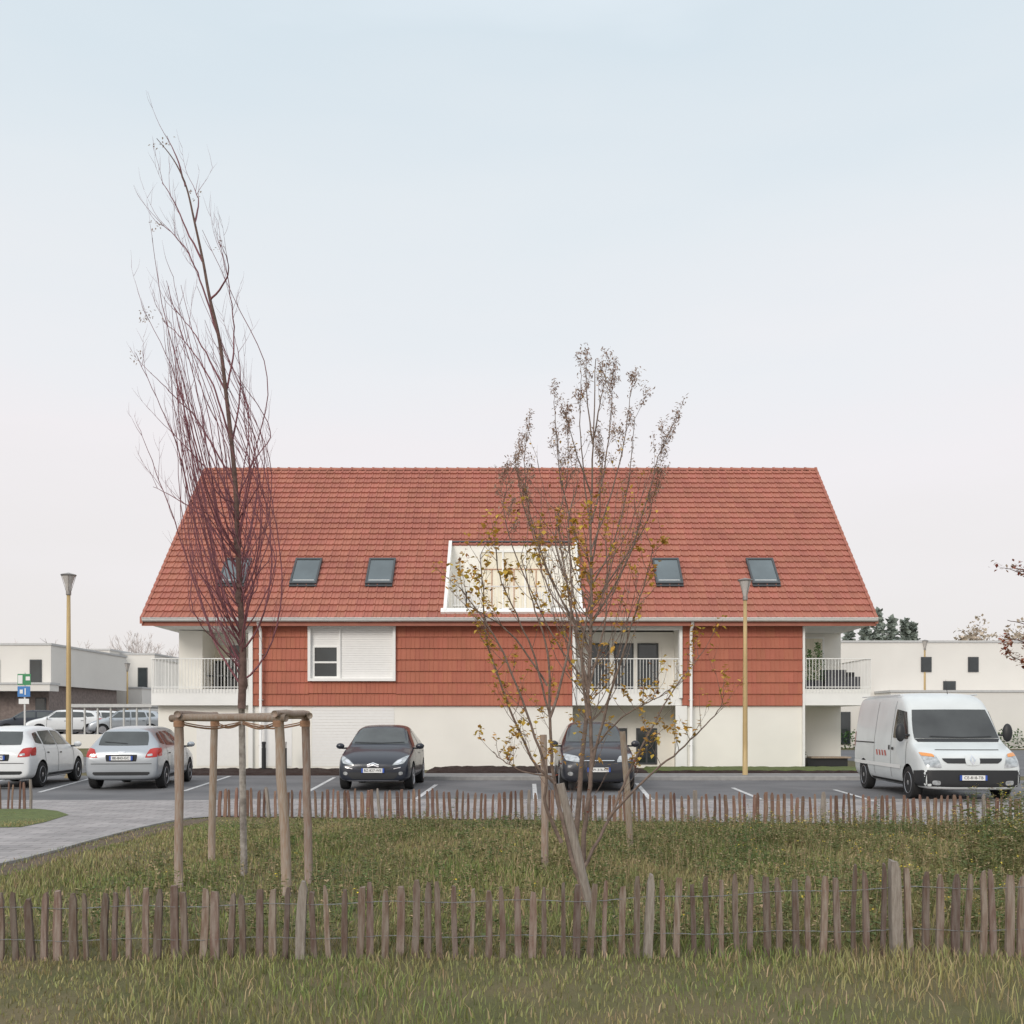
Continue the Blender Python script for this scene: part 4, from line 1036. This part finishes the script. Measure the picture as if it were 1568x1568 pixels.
for pth in ([(1676,1060),(1620,990),(1580,960),(1542,950)],[(1675,1020),(1610,990),(1580,985),(1545,978)],[(1672,960),(1610,910),(1580,885),(1540,870)],[(1678,1100),(1620,1050),(1580,1020),(1545,1003)],[(1668,860),(1630,800),(1610,740)],[(1668,860),(1730,780),(1760,700)],[(1665,700),(1650,620),(1640,560)]):
    sp=branch(b,[PW(x,y,Yr+R(-.2,.2)) for x,y in pth],.012,.003,'bark')
    for p in sp[5:]:
        if R(0,1)<.5: twig(b,p,(sp[-1]-sp[0]).normalized()+Vector((R(-.4,.4),R(-.6,.6),R(-.6,.3))),R(.06,.16),.003,'bark',0,tips=tips)
tb(b,'trunk_and_branches',Rt); b=MB(['leafr','leafb']); leaves(b,tips,330,'leafr',.045,.04,.4); leaves(b,tips,130,'leafb',.045,.04,.4); tb(b,'leaves',Rt,False)

# ---------------- world, sun, camera
w=bpy.data.worlds.new('World'); scene.world=w; w.use_nodes=True; nt=w.node_tree;N=nt.nodes;L=nt.links
N.clear(); out=N.new('ShaderNodeOutputWorld')
sky=N.new('ShaderNodeTexSky'); sky.sky_type='NISHITA'; sky.sun_disc=False
el=math.radians(26); az=math.radians(205)
Sd=Vector((math.sin(az)*math.cos(el),math.cos(az)*math.cos(el),math.sin(el)))
sky.sun_elevation=el; sky.sun_rotation=az; sky.air_density=1; sky.dust_density=3; sky.ozone_density=1.5
bg=N.new('ShaderNodeBackground'); bg.inputs[1].default_value=.12; L.new(sky.outputs[0],bg.inputs[0])
tc=N.new('ShaderNodeTexCoord'); sx=N.new('ShaderNodeSeparateXYZ'); L.new(tc.outputs['Generated'],sx.inputs[0])
mp=N.new('ShaderNodeMapping'); mp.inputs['Scale'].default_value=(1.2,1.2,5); L.new(tc.outputs['Generated'],mp.inputs[0])
nz=N.new('ShaderNodeTexNoise'); nz.inputs['Scale'].default_value=1.6; nz.inputs['Detail'].default_value=5; L.new(mp.outputs[0],nz.inputs[0])
ma=N.new('ShaderNodeMath'); ma.operation='MULTIPLY_ADD'; L.new(nz.outputs[0],ma.inputs[0]); ma.inputs[1].default_value=.26; L.new(sx.outputs[2],ma.inputs[2])
sb_=N.new('ShaderNodeMath'); sb_.operation='SUBTRACT'; L.new(ma.outputs[0],sb_.inputs[0]); sb_.inputs[1].default_value=.13
cr=N.new('ShaderNodeValToRGB'); L.new(sb_.outputs[0],cr.inputs[0]); e=cr.color_ramp.elements
e[0].position=0; e[0].color=(.87,.825,.80,1); e[1].position=1; e[1].color=(1.25,1.3,1.35,1)
for p,c in ((.10,(.875,.84,.83)),(.24,(.93,.895,.91)),(.34,(.89,.90,.925)),(.46,(.82,.875,.915)),(.60,(.73,.825,.89)),(.78,(1.0,1.06,1.12))):
    q=e.new(p); q.color=(*c,1)
bg2=N.new('ShaderNodeBackground'); bg2.inputs[1].default_value=1.0; L.new(cr.outputs[0],bg2.inputs[0])
ms=N.new('ShaderNodeMixShader'); ms.inputs[0].default_value=.93; L.new(bg.outputs[0],ms.inputs[1]); L.new(bg2.outputs[0],ms.inputs[2]); L.new(ms.outputs[0],out.inputs[0])
ld=bpy.data.lights.new('sun','SUN'); ld.energy=1.5; ld.angle=math.radians(24); ld.color=(1,.93,.84)
lo_=link(bpy.data.objects.new('sun',ld)); lo_.rotation_euler=Sd.to_track_quat('Z','Y').to_euler(); lo_.location=(0,-5,20)
cd=bpy.data.cameras.new('camera'); cam=link(bpy.data.objects.new('camera',cd)); cam.location=(0,0,EYE); cam.rotation_euler=(math.pi/2,0,0)
cd.sensor_width=36; cd.lens=F/1568*36; cd.shift_x=-(CX-784)/1568; cd.shift_y=(CY-784)/1568; cd.clip_end=3000
scene.camera=cam
scene.view_settings.view_transform='Standard'; scene.view_settings.look='None'; scene.view_settings.exposure=0
